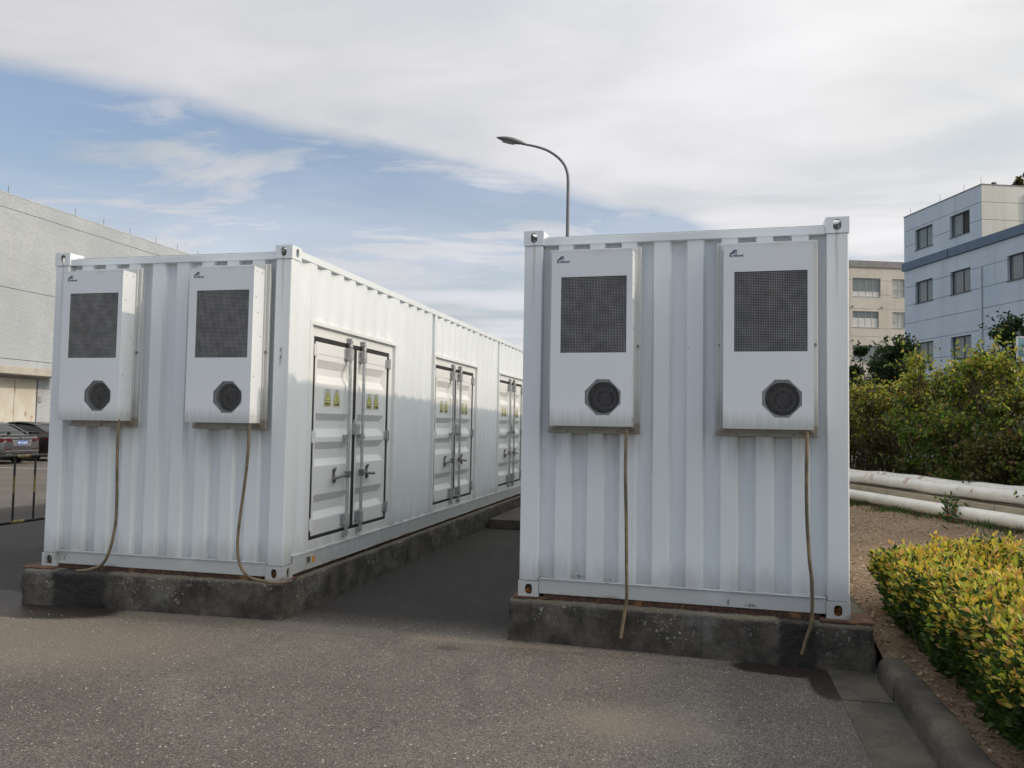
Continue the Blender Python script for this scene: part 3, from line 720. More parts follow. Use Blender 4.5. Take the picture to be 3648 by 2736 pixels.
def sticker(parent, y, z, kind):
    """warning label .158 x .178: film, yellow triangle, black symbol, yellow strip with writing"""
    w_, h_ = .158, .178; X = sx_(.0525)
    def tri(mb, cx, cz, r_, x): mb.add([(x, cx - r_ * .866, cz - r_ * .5), (x, cx + r_ * .866, cz - r_ * .5), (x, cx, cz + r_)], [(0, 1, 2)])
    f = MB().box(sx_(.0538), X, y, y + w_, z, z + h_).build('warning_label', M_STK, parent)
    if ('g', kind) not in STK:
        yl = MB(); ik = MB(); cx, cz = w_ / 2, .098
        tri(ik, cx, cz, .082, .0006); tri(yl, cx, cz, .070, .0012)
        yl.add([(.0006, .010, .012), (.0006, w_ - .010, .012), (.0006, w_ - .010, .052), (.0006, .010, .052)], [(0, 1, 2, 3)])
        if kind == 0:
            ik.add([(.0018, cx - .006, cz + .032), (.0018, cx + .006, cz + .032), (.0018, cx + .003, cz - .012), (.0018, cx - .003, cz - .012)], [(0, 1, 2, 3)])
            ik.add([(.0018, cx - .005, cz - .018), (.0018, cx + .005, cz - .018), (.0018, cx + .005, cz - .028), (.0018, cx - .005, cz - .028)], [(0, 1, 2, 3)])
        else:
            ik.add([(.0018, cx + .008, cz + .034), (.0018, cx - .010, cz + .002), (.0018, cx + .001, cz + .004), (.0018, cx - .006, cz - .018), (.0018, cx - .010, cz - .016), (.0018, cx - .003, cz - .034), (.0018, cx + .006, cz - .012), (.0018, cx + .001, cz - .014), (.0018, cx + .014, cz + .012), (.0018, cx + .003, cz + .010)],
                   [(0, 1, 2, 8, 9), (2, 3, 6, 8), (3, 4, 5, 6)])
        a = yl.build('label_yellow', M_YEL, f); b_ = ik.build('label_ink', M_INK, f)
        mt = Matrix.Translation((.0018, .014, .018)) @ Matrix(((0, 0, 1, 0), (1, 0, 0, 0), (0, 1, 0, 0), (0, 0, 0, 1)))
        c_ = text_mesh(('注意安全', '当心触电')[kind], .034, M_INK, f, 'label_text', mt, bold=.0006, extrude=.0002, sx=.95)
        STK[('g', kind)] = (a.data, b_.data, c_.data)
        for ob in (a, b_, c_): bpy.data.objects.remove(ob)
    # thing > part (door) > sub-part: the print is joined to the label so that nothing sits a level deeper
    me0 = f.data; mats = [M_STK, M_YEL, M_INK, M_INK]
    V = [tuple(v.co) for v in me0.vertices]; F = [tuple(p_.vertices) for p_ in me0.polygons]; MI = [0] * len(F)
    for mi, mm in enumerate(STK[('g', kind)], 1):
        o = len(V); V += [(X + v.co.x, y + v.co.y, z + v.co.z) for v in mm.vertices]
        for p_ in mm.polygons: F.append(tuple(i + o for i in p_.vertices)); MI.append(mi)
    me = bpy.data.meshes.new('warning_label'); me.from_pydata(V, [], F)
    for q in mats: me.materials.append(q)
    me.polygons.foreach_set('material_index', MI); me.update(); f.data = me
    f['label'] = ('yellow caution label with exclamation triangle', 'yellow electric shock label with lightning triangle')[kind]
for bi, y0 in enumerate((.436, 3.951, 7.466)): door_bay(y0, bi == 0)
# plain corrugated bays between the doors
def bay_panel(y0, y1, starts):
    MB().corr(side_profile(y0, y1, starts, .010, .046), .186, 2.813, lambda s_, d, z: (sx_(d), s_, z)).build('side_panel', M_CONT, CA)
bay_panel(.158, .392, [.165])
for o in (0, 3.515, 7.03):
    a = 2.491 + .0455 + o; bay_panel(a, 3.795 + o if o < 7 else CL - .158, [2.608 + o + .2885 * q for q in range(4 if o < 7 else 5)])
    if o < 7:                                              # set-back strip before the next door surround
        MB().add([(sx_(.010), 3.795 + o, .186), (sx_(.056), 3.812 + o, .186), (sx_(.056), 3.812 + o, 2.813), (sx_(.010), 3.795 + o, 2.813), (sx_(.056), 3.907 + o, .186), (sx_(.056), 3.907 + o, 2.813)], [(0, 1, 2, 3), (1, 4, 5, 2)]).build('post_channel', M_CONT, CA)
        MB().box(sx_(.056), sx_(.0102), 3.904 + o, 3.9058 + o, 2.2945, 2.8125).build('post_return', M_CONT, CA)
p_ = MB().box(sx_(.0058), sx_(.001), .425, .515, .070, .150).build('vent_frame', M_DOOR, CA); MB().box(sx_(.001), sx_(.0), .437, .503, .082, .138).build('vent_mesh', M_HAND, p_)
mb = MB(); mb.add([(sx_(.0053), .575, .100)] + [(sx_(.0053), .575 + .040 * math.cos(a * math.pi / 10), .100 + .034 * math.sin(a * math.pi / 10)) for a in range(20)], [(0, i + 1, (i + 1) % 20 + 1) for i in range(20)]); mb.build('round_label', M_ORG, CA)

# ================================================================== AIR CONDITIONERS (cabinet frame: x 0..0.62, front at y = -0.19, z 0..1.34)
def air_conditioner():
    t = empty('air_conditioner')
    W_, H_, D_ = .62, 1.34, .19
    sh = MB()
    sh.box(0, .0015, -D_, -.021, 0, H_); sh.box(W_ - .0015, W_, -D_, -.021, 0, H_); sh.box(.0015, W_ - .0015, -D_ + .002, -.021, H_ - .0015, H_); sh.box(.0015, W_ - .0015, -D_ + .002, -.021, 0, .0015)
    F = lambda a, b: (a, -D_ - .001, b); FI = lambda a, b: (a, -D_ + .009, b)
    gx0, gx1, gz0, gz1 = .076, .578, .556, 1.138; zs = .46
    pt = .01172; cxf, czf, N = .405, .219, 23; h = N * pt / 2
    cab = sh.build('cabinet', M_AC, t, bev=.002)
    fp = MB()
    I = ring_plate(fp, (0, W_, zs, H_), [(gx0, gz0), (gx1, gz0), (gx1, gz1), (gx0, gz1)], F); n_ = len(I); fp.add([F(*q) for q in I] + [FI(*q) for q in I], [(i, (i + 1) % n_, n_ + (i + 1) % n_, n_ + i) for i in range(n_)])
    ring_plate(fp, (0, W_, 0, zs), [(cxf - h, czf - h), (cxf + h, czf - h), (cxf + h, czf + h), (cxf - h, czf + h)], F)
    lim = 15.6
    def inside(i, j): return abs(i - 11) + abs(j - 11) <= lim
    for i in range(N):
        for j in range(N):
            if not inside(i, j):
                x0 = cxf - h + i * pt; z0 = czf - h + j * pt; fp.add([F(x0, z0), F(x0 + pt, z0), F(x0 + pt, z0 + pt), F(x0, z0 + pt)], [(0, 1, 2, 3)])
    fp.build('front_panel', M_AC, cab, weld=True)
    bw = .00125                                             # half bar width
    gr = MB(); nxb = 43; nzb = 50
    for i in range(nxb + 1): x = gx0 + (gx1 - gx0) * i / nxb; gr.box(x - bw, x + bw, -D_ + .0005, -D_ + .0035, gz0, gz1)
    for j in range(nzb + 1): z = gz0 + (gz1 - gz0) * j / nzb; gr.box(gx0, gx1, -D_ + .0008, -D_ + .0032, z - bw, z + bw)
    tag(gr.build('inlet_grille', M_GRILLE, t), kind='stuff')
    gf = MB(); bw = .0010
    for i in range(N + 1):
        rows = [j for j in range(N) if (i < N and inside(i, j)) or (i > 0 and inside(i - 1, j))]
        x = cxf - h + i * pt
        gf.box(x - bw, x + bw, -D_ + .0003, -D_ + .0035, czf - h + min(rows) * pt, czf - h + (max(rows) + 1) * pt)
        z = czf - h + i * pt
        gf.box(cxf - h + min(rows) * pt, cxf - h + (max(rows) + 1) * pt, -D_ + .0006, -D_ + .0032, z - bw, z + bw)
    tag(gf.build('fan_grille', M_GRILLE2, t), kind='stuff')
    MB().box(gx0 - .03, gx1 + .012, -D_ + .055, -D_ + .060, gz0 - .03, gz1 + .03).build('condenser_coil', M_COIL, t)
    MB().box(cxf - h - .02, cxf + h + .02, -D_ + .160, -D_ + .165, czf - h - .02, czf + h + .02).build('fan_chamber', M_BLACK, t)
    shr_ = MB(); fx, fz = cxf + .004, czf - .002
    I = ring_plate(shr_, (cxf - h - .015, cxf + h + .015, czf - h - .015, czf + h + .015), [(fx + .119 * math.cos(2 * math.pi * q / 40), fz + .119 * math.sin(2 * math.pi * q / 40)) for q in range(40)], lambda a, b: (a, -D_ + .014, b))
    n_ = len(I); shr_.add([(a, -D_ + .014, b) for a, b in I] + [(a, -D_ + .050, b) for a, b in I], [(i, (i + 1) % n_, n_ + (i + 1) % n_, n_ + i) for i in range(n_)])
    shr_.build('fan_shroud', M_AC, t)
    fan = MB(); ring = []
    yo = -D_ + .030
    for (ra, rb, ya, yb) in ((.066, .088, yo + .024, yo + .042),):
        seg = 36
        rings = [[(cxf + .012 + r_ * math.cos(2 * math.pi * k_ / seg), yy, czf - .006 + r_ * math.sin(2 * math.pi * k_ / seg)) for k_ in range(seg)] for r_, yy in ((ra, ya), (rb, ya), (rb, yb), (ra, yb), (ra, ya))]
        fan.loft(rings, cap=False)
    fan.tube([(cxf + .012, yo + .050, czf - .006), (cxf + .012, yo + .07, czf - .006)], .045, 24)
    for b_ in range(7):
        a = 2 * math.pi * b_ / 7; c, s = math.cos(a), math.sin(a); c2, s2 = math.cos(a + .5), math.sin(a + .5)
        fan.add([(cxf + .012 + .045 * c, yo + .035, czf - .006 + .045 * s), (cxf + .012 + .12 * c, yo + .030, czf - .006 + .12 * s), (cxf + .012 + .12 * c2, yo + .065, czf - .006 + .12 * s2), (cxf + .012 + .045 * c2, yo + .068, czf - .006 + .045 * s2)], [(0, 1, 2, 3)])
    fan.build('fan', M_FAN, t, smooth='auto')
    fl = MB(); fx0, fx1, fz0, fz1 = -.056, .666, -.055, 1.392
    fl.box(fx0, fx1, -.004, .028, fz0, fz1); fl.box(fx0 + .03, fx1 - .03, -.020, -.0045, fz0 + .03, fz1 - .012)
    fo = fl.build('mounting_flange', M_FLANGE, t, bev=.006)
    bt = MB()
    for (bx, bz) in ((.10, -.040), (.30, -.040), (.50, -.040)): bt.tube([(bx, -.0035, bz), (bx, -.012, bz)], .008, 8)
    bt.build('bolt', M_HAND, fo)
    for bx in (-.026, .645): MB().tube([(bx, -.003, .62), (bx, -.018, .62)], .011, 10).build('bolt', M_HAND, fo)
    sc = MB()
    for (sy, sz) in ((-.15, 1.30), (-.06, 1.30), (-.15, 1.08), (-.11, .95), (-.06, .75), (-.15, .40), (-.06, .06), (-.15, .06)): sc.tube([(W_ - .001, sy, sz), (W_ + .003, sy, sz)], .005, 8)
    sc.build('side_screw', M_HAND, cab)
    # emblem: navy stair over a pale triangle, lettering below
    lg = MB(); Y = -D_ - .0022; ex, ez = .042, 1.244
    for (a0, a1, b0, b1) in ((.006, .026, .028, .036), (.017, .036, .036, .046), (.027, .055, .046, .056)):
        lg.add([(ex + a0, Y, ez + b0), (ex + a1, Y, ez + b0), (ex + a1, Y, ez + b1), (ex + a0, Y, ez + b1)], [(0, 1, 2, 3)])
    le = lg.build('emblem', M_NAVY, cab)
    lt = MB(); lt.add([(ex + .022, Y - .0005, ez + .026), (ex + .054, Y - .0005, ez + .026), (ex + .054, Y - .0005, ez + .057)], [(0, 1, 2)]); lt.build('emblem_triangle', M_TEAL, cab)
    mt = Matrix.Translation((ex, Y, ez + .006)) @ Matrix(((1, 0, 0, 0), (0, 0, -1, 0), (0, 1, 0, 0), (0, 0, 0, 1)))
    text_mesh('E', .036, M_LOGOTXT, cab, 'emblem_text', mt, bold=.0010, extrude=.0003)
    mt = Matrix.Translation((ex + .0235, Y, ez + .006)) @ Matrix(((1, 0, 0, 0), (0, 0, -1, 0), (0, 1, 0, 0), (0, 0, 0, 1)))
    text_mesh('nvicool', .025, M_LOGOTXT, cab, 'emblem_text', mt, bold=.0007, extrude=.0003)
    return t
ac = air_conditioner()
spots = [(CA, .280, 'white cabinet air conditioner on the doored container, at its end away from the doors'), (CA, 1.572, 'white cabinet air conditioner beside the door corner of the doored container'),
         (CB, .275, 'white cabinet air conditioner on the container by the hedge, hose end dangling in the air'), (CB, 1.557, 'white cabinet air conditioner closest to the kerb and hedge')]
for i, (c, x, lab) in enumerate(spots):
    a = ac if i == 0 else copy_tree(ac)
    mw = Matrix.Translation(c.location) @ Matrix.Rotation(c.rotation_euler.z, 4, 'Z')
    a.location = mw @ Vector((x, 0, 1.340)); a.rotation_euler = (0, 0, c.rotation_euler.z)
    tag(a, lab, 'air conditioner', 'cabinet air conditioners on the container ends')

# ---- drain hoses (world coordinates)
def smooth_path(pts, n=10):
    P = [Vector(q) for q in pts]; out = []
    P = [2 * P[0] - P[1]] + P + [2 * P[-1] - P[-2]]
    for i in range(1, len(P) - 2):
        for k_ in range(n):
            t_ = k_ / n; a, b_, c, d = P[i - 1], P[i], P[i + 1], P[i + 2]
            out.append(0.5 * ((2 * b_) + (-a + c) * t_ + (2 * a - 5 * b_ + 4 * c - d) * t_ ** 2 + (-a + 3 * b_ - 3 * c + d) * t_ ** 3))
    out.append(P[-2]); return out
def hose(pts, label, r=.0135, ribs=True):
    base = smooth_path(pts, 40); rr = []; path = []
    L = 0; acc = [0]
    for i in range(1, len(base)): L += (base[i] - base[i - 1]).length; acc.append(L)
    step = .0045; m_ = int(L / step); j = 0
    for k_ in range(m_ + 1):
        s_ = L * k_ / m_
        while j < len(acc) - 2 and acc[j + 1] < s_: j += 1
        f = (s_ - acc[j]) / max(1e-9, acc[j + 1] - acc[j]); path.append(base[j].lerp(base[j + 1], f)); rr.append(r * (1.0 if k_ % 2 else .86))
    o = MB().tube(path, rr, 9).build('drain_hose', M_HOSE, smooth=True); return tag(o, label, 'hose', 'ribbed drain hoses hanging from the cabinets')
yh = -.165
hose([(-1.545, yh, 1.385 + G - .03), (-1.535, yh - .01, 1.02 + G), (-1.522, yh - .01, .62 + G), (-1.525, yh - .012, .43 + G), (-1.562, yh - .02, .22 + G), (-1.640, yh - .01, .085 + G), (-1.76, yh - .02, .030 + G), (-1.90, yh - .01, .008 + G)],
     'brown ribbed hose curling onto the dark wet part of the plinth', .0138)
hose([(-.262, yh, 1.385 + G - .03), (-.258, yh - .01, 1.1 + G), (-.275, yh - .01, .87 + G), (-.312, yh - .012, .54 + G), (-.322, yh - .018, .31 + G), (-.290, yh - .02, .15 + G), (-.215, yh - .005, .055 + G), (-.09, yh + .035, .018 + G), (.02, yh + .09, .004 + G), (.10, yh + .16, .012 + G)],
     'brown ribbed hose bending along the plinth edge to the door corner', .0138)
hose([(2.925, -.255, 1.395 + G - .03), (2.922, -.262, 1.04 + G), (2.932, -.265, .66 + G), (2.938, -.270, .30 + G), (2.942, -.270, .12 + G), (2.930, -.275, .02 + G), (2.902, -.290, -.185 + G)],
     'tan ribbed hose hanging free with its cut end short of the ground', .0138)
hose([(4.195, -.30, 1.385 + G - .03), (4.193, -.305, .84 + G), (4.208, -.308, .50 + G), (4.228, -.31, .27 + G), (4.222, -.315, .04 + G), (4.185, -.31, -.10 + G), (4.160, -.30, -.20 + G)],
     'tan ribbed hose dripping onto the wet corner of the plinth by the gutter', .0138)

# ================================================================== WAREHOUSE on the left
def stucco():
    m, t, b, o = new_mat('grey_rough_render'); c = objco(t)
    n = t.noise(c, .35, 4, .6); f = t.noise(c, 5.5, 5, .7, .6); st = t.noise(t.scale(c, 1, 1.6, .10), 1.0, 4, .6)
    col = t.mix(t.mapr(n, .35, .65), (.41, .45, .475, 1), (.475, .51, .535, 1))
    col = t.mix(t.mapr(f, .42, .62, 0, .30), col, (.37, .385, .385, 1)); col = t.mix(t.mapr(st, .55, .75, 0, .35), col, (.40, .405, .395, 1))
    t.put(b.inputs['Base Color'], col); b.inputs['Roughness'].default_value = .95
    t.put(b.inputs['Normal'], t.bump(f, .7, .07, t.bump(t.noise(c, 22, 4, .65), .6, .025))); return m
M_STUC = stucco(); M_DARKGAP = simple('shadow_joint', (.06, .06, .058), .95)
wh = empty('warehouse', (-27, 23, 0)); tag(wh, 'tall grey rough-rendered warehouse wall behind the parked cars', 'warehouse')
MB().box(-30, -.12, -32, 40, 0, 11.35).build('core_wall', M_DARKGAP, wh)
zb = [0, 4.262, 7.455, 11.02, 11.66]
for i in range(4):
    dy0, dy1 = .12, 2.72
    if i == 0:                                             # ground band leaves the doorway open
        MB().box(-.115, 0, -32, dy0, 0, zb[1] - .012).build('wall_panel', M_STUC, wh); MB().box(-.115, 0, dy1, 40, 0, zb[1] - .012).build('wall_panel', M_STUC, wh)
        MB().box(-.115, 0, dy0 + .0, dy1, 3.44, zb[1] - .012).build('wall_panel', M_STUC, wh)
    else:
        for (a, b_) in ((-32, -6.01), (-5.99, 40)): MB().box(-.115, 0, a, b_, zb[i] + .012, zb[i + 1] - .012).build('wall_panel', M_STUC, wh)
MB().box(-.30, .006, -32.02, 40.02, 11.655, 11.70).build('coping', simple('coping_concrete', (.45, .475, .49), .9, 0, .15, 2), wh)
M_CANOPY = concrete('canopy_concrete', (.44, .415, .36), (.54, .51, .45))
MB().box(.001, 1.05, -.9, 3.45, 3.535, 3.87).build('canopy', M_CANOPY, wh, bev=.02)
def doorpaint():
    m, t, b, o = new_mat('rusting_cream_door_paint'); c = objco(t)
    col = t.mix(t.mapr(t.noise(c, 1.2, 4), .4, .6), (.60, .575, .49, 1), (.67, .65, .57, 1)); r_ = t.mapr(t.noise(t.scale(c, 2.2, 2.2, 1.1), 1.4, 5, .65), .60, .70)
    col = t.mix(t.m('MULTIPLY', r_, .8), col, (.36, .20, .10, 1)); t.put(b.inputs['Base Color'], col); b.inputs['Roughness'].default_value = .55; return m
M_WDOOR = doorpaint()
for (a, b_) in ((.16, 1.425), (1.445, 2.68)):
    d = MB().box(-.10, -.04, a, b_, .02, 3.42).build('door', M_WDOOR, wh, bev=.008)
    for zz_ in (1.1, 2.25): MB().box(-.039, -.030, a + .06, b_ - .06, zz_ - .03, zz_ + .03).build('door_rail', M_WDOOR, d)
MB().tube([(-.02, 1.435, 1.15), (-.015, 1.44, 1.42)], .03, 8).build('door_chain', M_RUSTD, wh)
MB().box(.001, .06, 2.76, 2.93, 2.35, 2.62).build('switch_box', M_GAL2, wh, bev=.008)
for yy in (-1.4, .62, 4.63, 6.62, 8.62, 10.78, 12.75, 14.75, 16.8, 18.8, 20.8):
    MB().tube([(-.08, yy, 11.70), (-.08, yy, 12.08)], .013, 6).build('lightning_rod', M_HAND, wh)

# ================================================================== CARS (local: +x rear, y across, z up, rear bumper at x = 0)
def carpaint(name, col, metal=.6, rough=.28):
    m, t, b, o = new_mat(name); c = objco(t)
    t.put(b.inputs['Base Color'], t.mix(t.mapr(t.noise(c, 300, 2), .4, .6), col, tuple(k_ * 1.25 for k_ in col)))
    b.inputs['Metallic'].default_value = metal; b.inputs['Roughness'].default_value = rough; b.inputs['Coat Weight'].default_value = .8; b.inputs['Coat Roughness'].default_value = .06; return m
M_CARG = carpaint('graphite_metallic_paint', (.105, .105, .115)); M_CARB = carpaint('brown_black_metallic_paint', (.030, .026, .026), .5)
M_GLASS = simple('car_glass', (.030, .036, .036), .07, 0, .1, 2, spec=.7); M_TAIL = simple('tail_light_red', (.085, .006, .008), .18, 0, .25, 18, spec=.7)
M_CHR = simple('chrome', (.72, .72, .73), .15, 1.0, .05, 10); M_PLATE = simple('blue_number_plate', (.035, .13, .46), .35); M_WHT = simple('white_lettering', (.8, .8, .8), .5)
M_TRIM = simple('black_trim', (.014, .014, .015), .38)
def ring_rect(x, hw, z0, z1, r_, n=5, tumble=0.0):
    pts = []
    for (cy, cz, a0) in ((hw - r_, z1 - r_, 0), (-hw + r_, z1 - r_, 90), (-hw + r_, z0 + r_, 180), (hw - r_, z0 + r_, 270)):
        for k_ in range(n):
            a = R(a0 + 90 * k_ / (n - 1)); yy = cy + r_ * math.cos(a); zz_ = cz + r_ * math.sin(a)
            if zz_ > (z0 + z1) / 2: yy *= 1 - tumble * (zz_ - (z0 + z1) / 2) / (z1 - z0)
            pts.append((x, yy, zz_))
    return pts
def car(name, body_m, sporty, label):
    t = empty(name); tag(t, label, 'car', 'cars parked facing the warehouse')
    b = MB(); st_ = [(-4.72, .60, .34, .58, .10), (-4.66, .74, .24, .70, .14), (-4.45, .84, .20, .80, .18), (-4.0, .90, .19, .90, .20), (-3.3, .915, .19, .98, .20), (-2.4, .92, .19, 1.0, .18), (-1.5, .92, .19, 1.02, .18), (-.95, .915, .20, 1.04, .18), (-.40, .89, .24, 1.05, .16), (-.14, .86, .28, 1.02, .16), (-.04, .82, .32, .96, .15), (.0, .76, .40, .86, .12)]
    b.loft([ring_rect(x, hw, z0, z1, r_, tumble=.16) for x, hw, z0, z1, r_ in st_]); b.build('body', body_m, t, smooth=True)
    g = MB(); gs = [(-3.35, .76, .92, .99, .03), (-2.75, .73, .92, 1.34, .12), (-2.35, .70, .92, 1.435, .14), (-1.85, .69, .92, 1.46, .15), (-1.35, .68, .92, 1.43, .15), (-.95, .68, .92, 1.31, .12), (-.42, .68, .92, 1.045, .03)]
    g.loft([ring_rect(x, hw, z0, z1, r_, tumble=.34) for x, hw, z0, z1, r_ in gs]); g.build('window_glass', M_GLASS, t, smooth=True)
    rf = MB(); rs = [(-2.58, .645, 1.365, 1.405, .018), (-2.3, .645, 1.40, 1.462, .025), (-1.85, .64, 1.42, 1.488, .028), (-1.4, .635, 1.39, 1.458, .028), (-1.12, .635, 1.335, 1.395, .02)]
    rf.loft([ring_rect(x, hw, z0, z1, r_, tumble=.1) for x, hw, z0, z1, r_ in rs]); rf.build('roof', body_m, t, smooth=True)
    for s_ in (-1, 1):
        pl = MB()
        pl.add([(-1.16, s_ * .632, 1.385), (-.98, s_ * .640, 1.325), (-.42, s_ * .735, 1.035), (-.78, s_ * .760, 1.035), (-1.22, s_ * .600, 1.36)], [(0, 1, 2, 3)])
        pl.add([(-2.02, s_ * .682, 1.40), (-1.95, s_ * .682, 1.40), (-1.90, s_ * .772, 1.03), (-1.98, s_ * .772, 1.03)], [(0, 1, 2, 3)])
        pl.tube([(-2.55, s_ * .64, 1.385), (-3.35, s_ * .735, .99)], .03, 6); pl.tube([(-1.12, s_ * .635, 1.375), (-.42, s_ * .70, 1.05)], .035, 6)
        pl.build('pillar', body_m, t)
    for (wx, s_) in ((-3.85, -1), (-3.85, 1), (-.98, -1), (-.98, 1)):
        ty = MB(); cy = s_ * .80; seg = 24
        rings = []
        for (rr_, off) in ((.20, .115), (.30, .115), (.325, .09), (.325, -.09), (.30, -.115), (.20, -.115)): rings.append([(wx + rr_ * math.cos(2 * math.pi * k_ / seg), cy + off * s_, .325 + rr_ * math.sin(2 * math.pi * k_ / seg)) for k_ in range(seg)])
        ty.loft(rings); wo_ = ty.build('wheel', M_RUB, t, smooth='auto')
        rm = MB(); rm.loft([[(wx + q * math.cos(2 * math.pi * k_ / seg), cy + s_ * off, .325 + q * math.sin(2 * math.pi * k_ / seg)) for k_ in range(seg)] for q, off in ((.205, .118), (.185, .10), (.06, .085))]); 
        for b_ in range(5):
            a = 2 * math.pi * b_ / 5; rm.tube([(wx, cy + s_ * .11, .325), (wx + .19 * math.cos(a), cy + s_ * .118, .325 + .19 * math.sin(a))], .022, 6)
        rm.build('rim', M_GAL, wo_, smooth='auto')
    for s_ in (-1, 1):                                        # wrap-round tail lights
        tl = MB(); pts = []
        for (x, yy) in ((.004, .44), (-.01, .62), (-.035, .76), (-.10, .850), (-.26, .892), (-.36, .905)): pts.append((x + .012, s_ * (yy + .012)))
        rings = [[(x, yy, .79), (x, yy, .90 - .0 * i), (x - .03, yy * .97, .905), (x - .03, yy * .97, .785)] for i, (x, yy) in enumerate(pts)]
        tl.loft(rings); tl.build('tail_light', M_TAIL, t, smooth='auto')
    lid = MB().add([(.016, -.42, .87), (.016, .42, .87), (.014, .37, .64), (.014, -.37, .64), (-.02, -.42, .87), (-.02, .42, .87), (-.02, .37, .64), (-.02, -.42, .64)], [(0, 1, 2, 3), (0, 4, 5, 1), (1, 5, 6, 2), (2, 6, 7, 3), (3, 7, 4, 0)]).build('plate_recess', M_CHR if sporty else M_TRIM, t)
    MB().box(.0165, .024, -.42, .42, .862, .895).build('lid_trim', M_TRIM, lid)
    pt = MB().box(.017, .026, -.22, .22, .685, .825).build('number_plate', M_PLATE, t, bev=.003)
    if sporty:
        mt = Matrix.Translation((.0275, -.200, .722)) @ Matrix(((0, 0, 1, 0), (1, 0, 0, 0), (0, 1, 0, 0), (0, 0, 0, 1)))
        text_mesh('苏A·YQ705', .098, M_WHT, pt, 'plate_text', mt, bold=.003, extrude=.0005, sx=.86)
    MB().tube([(.0, 0, .935), (.016, 0, .935)], .037, 16).build('badge', M_CHR, t)
    df = MB().loft([ring_rect(x, hw, z0, z1, .05) for x, hw, z0, z1 in ((-.25, .80, .20, .42), (.012, .74, .25, .42), (.022, .70, .28, .40))]); df.build('rear_diffuser', M_TRIM, t, smooth='auto')
    MB().box(.001, .020, -.72, .72, .455, .475).build('bumper_trim', M_CHR if sporty else M_TRIM, t, bev=.004)
    for s_ in (-1, 1):
        MB().box(.012, .030, s_ * .60 - .12, s_ * .60 + .12, .522, .548).build('reflector', M_TAIL, t)
        ex = MB(); ring_plate(ex, (s_ * .58 - .115, s_ * .58 + .115, .285, .375), [(s_ * .58 - .085, .30), (s_ * .58 + .085, .30), (s_ * .58 + .085, .36), (s_ * .58 - .085, .36)], lambda a, c: (.034, a, c))
        ex.box(.0, .0335, s_ * .58 - .115, s_ * .58 + .115, .2845, .2870); ex.box(.0, .0335, s_ * .58 - .115, s_ * .58 + .115, .373, .3755); ex.build('exhaust_tip', M_CHR, t)
        mi = MB().loft([ring_rect(x, .09, 1.0, 1.13, .03) for x in (-2.95, -2.85)]); 
        for i_, v in enumerate(mi.v): mi.v[i_] = (v[0], v[1] + s_ * .99, v[2])
        mi.build('mirror', body_m, t, smooth=True)
    if sporty:
        sp = MB().loft([[(x0, yy, z), (x0 - .02, yy, z + .018), (x0 - .18, yy, z + .022), (x0 - .20, yy, z + .006)] for yy, x0, z in ((-.80, -.06, 1.085), (-.72, -.03, 1.12), (-.3, .0, 1.135), (.3, .0, 1.135), (.72, -.03, 1.12), (.80, -.06, 1.085))])
        so = sp.build('spoiler', M_TRIM, t, smooth='auto')
        for yy in (-.48, .48): MB().box(-.15, -.06, yy - .03, yy + .03, 1.03, 1.13).build('spoiler_strut', M_TRIM, so)
    return t
c1 = car('parked_car', M_CARG, True, 'graphite sedan with boot spoiler and blue number plate'); c1.location = (-19.92, 17.68, 0)
c2 = car('parked_car', M_CARB, False, 'dark brown-black sedan parked on the far side of the spoilered car'); c2.location = (-20.25, 20.35, 0)

# ================================================================== BARRIER
M_BPNT = simple('black_barrier_paint', (.018, .018, .018), .5, 0, .3, 12); M_YPNT = simple('faded_yellow_paint', (.22, .165, .055), .6, 0, .5, 14)
br = empty('crowd_barrier', (-4.6, 1.7, 0)); tag(br, 'black and yellow striped tubular barrier standing beside the container', 'barrier')
ya, yb_ = -.95, .95; zt, zb_ = .878 + G, .088 + G
for zz_, nm in ((zt, 'top_rail'), (zb_, 'bottom_rail')): MB().tube([(0, ya, zz_), (0, yb_, zz_)], .021, 12).build(nm, M_BPNT, br, smooth='auto')
for yy in (ya, yb_): MB().tube([(0, yy, zt), (0, yy, .20)], .021, 12).build('post', M_BPNT, br, smooth='auto')
for q in range(5):
    yy = .145 + (q - 2) * .3115
    u = MB().tube([(0, yy, zb_ + .018), (0, yy, zt - .018)], .0125, 10).build('upright', M_BPNT, br, smooth='auto')
    MB().tube([(0, yy, zb_ + .34), (0, yy, zb_ + .56)], .0130, 10, cap=False).build('stripe', M_YPNT, u, smooth='auto')
for (a, b_) in ((.17, .36), (-.55, -.36), (.62, .8)): MB().tube([(0, a, zt), (0, b_, zt)], .0216, 12, cap=False).build('stripe', M_YPNT, br, smooth='auto')
for (a, b_) in ((.10, .31), (-.62, -.42), (.62, .8)): MB().tube([(0, a, zb_), (0, b_, zb_)], .0216, 12, cap=False).build('stripe', M_YPNT, br, smooth='auto')
for yy in (-.33, .93):
    MB().tube([(-.24, yy, .016), (-.03, yy, .24), (0, yy, zb_ - .02), (.03, yy, .24), (.24, yy, .016)], .018, 8).build('foot', M_BPNT, br, smooth='auto')

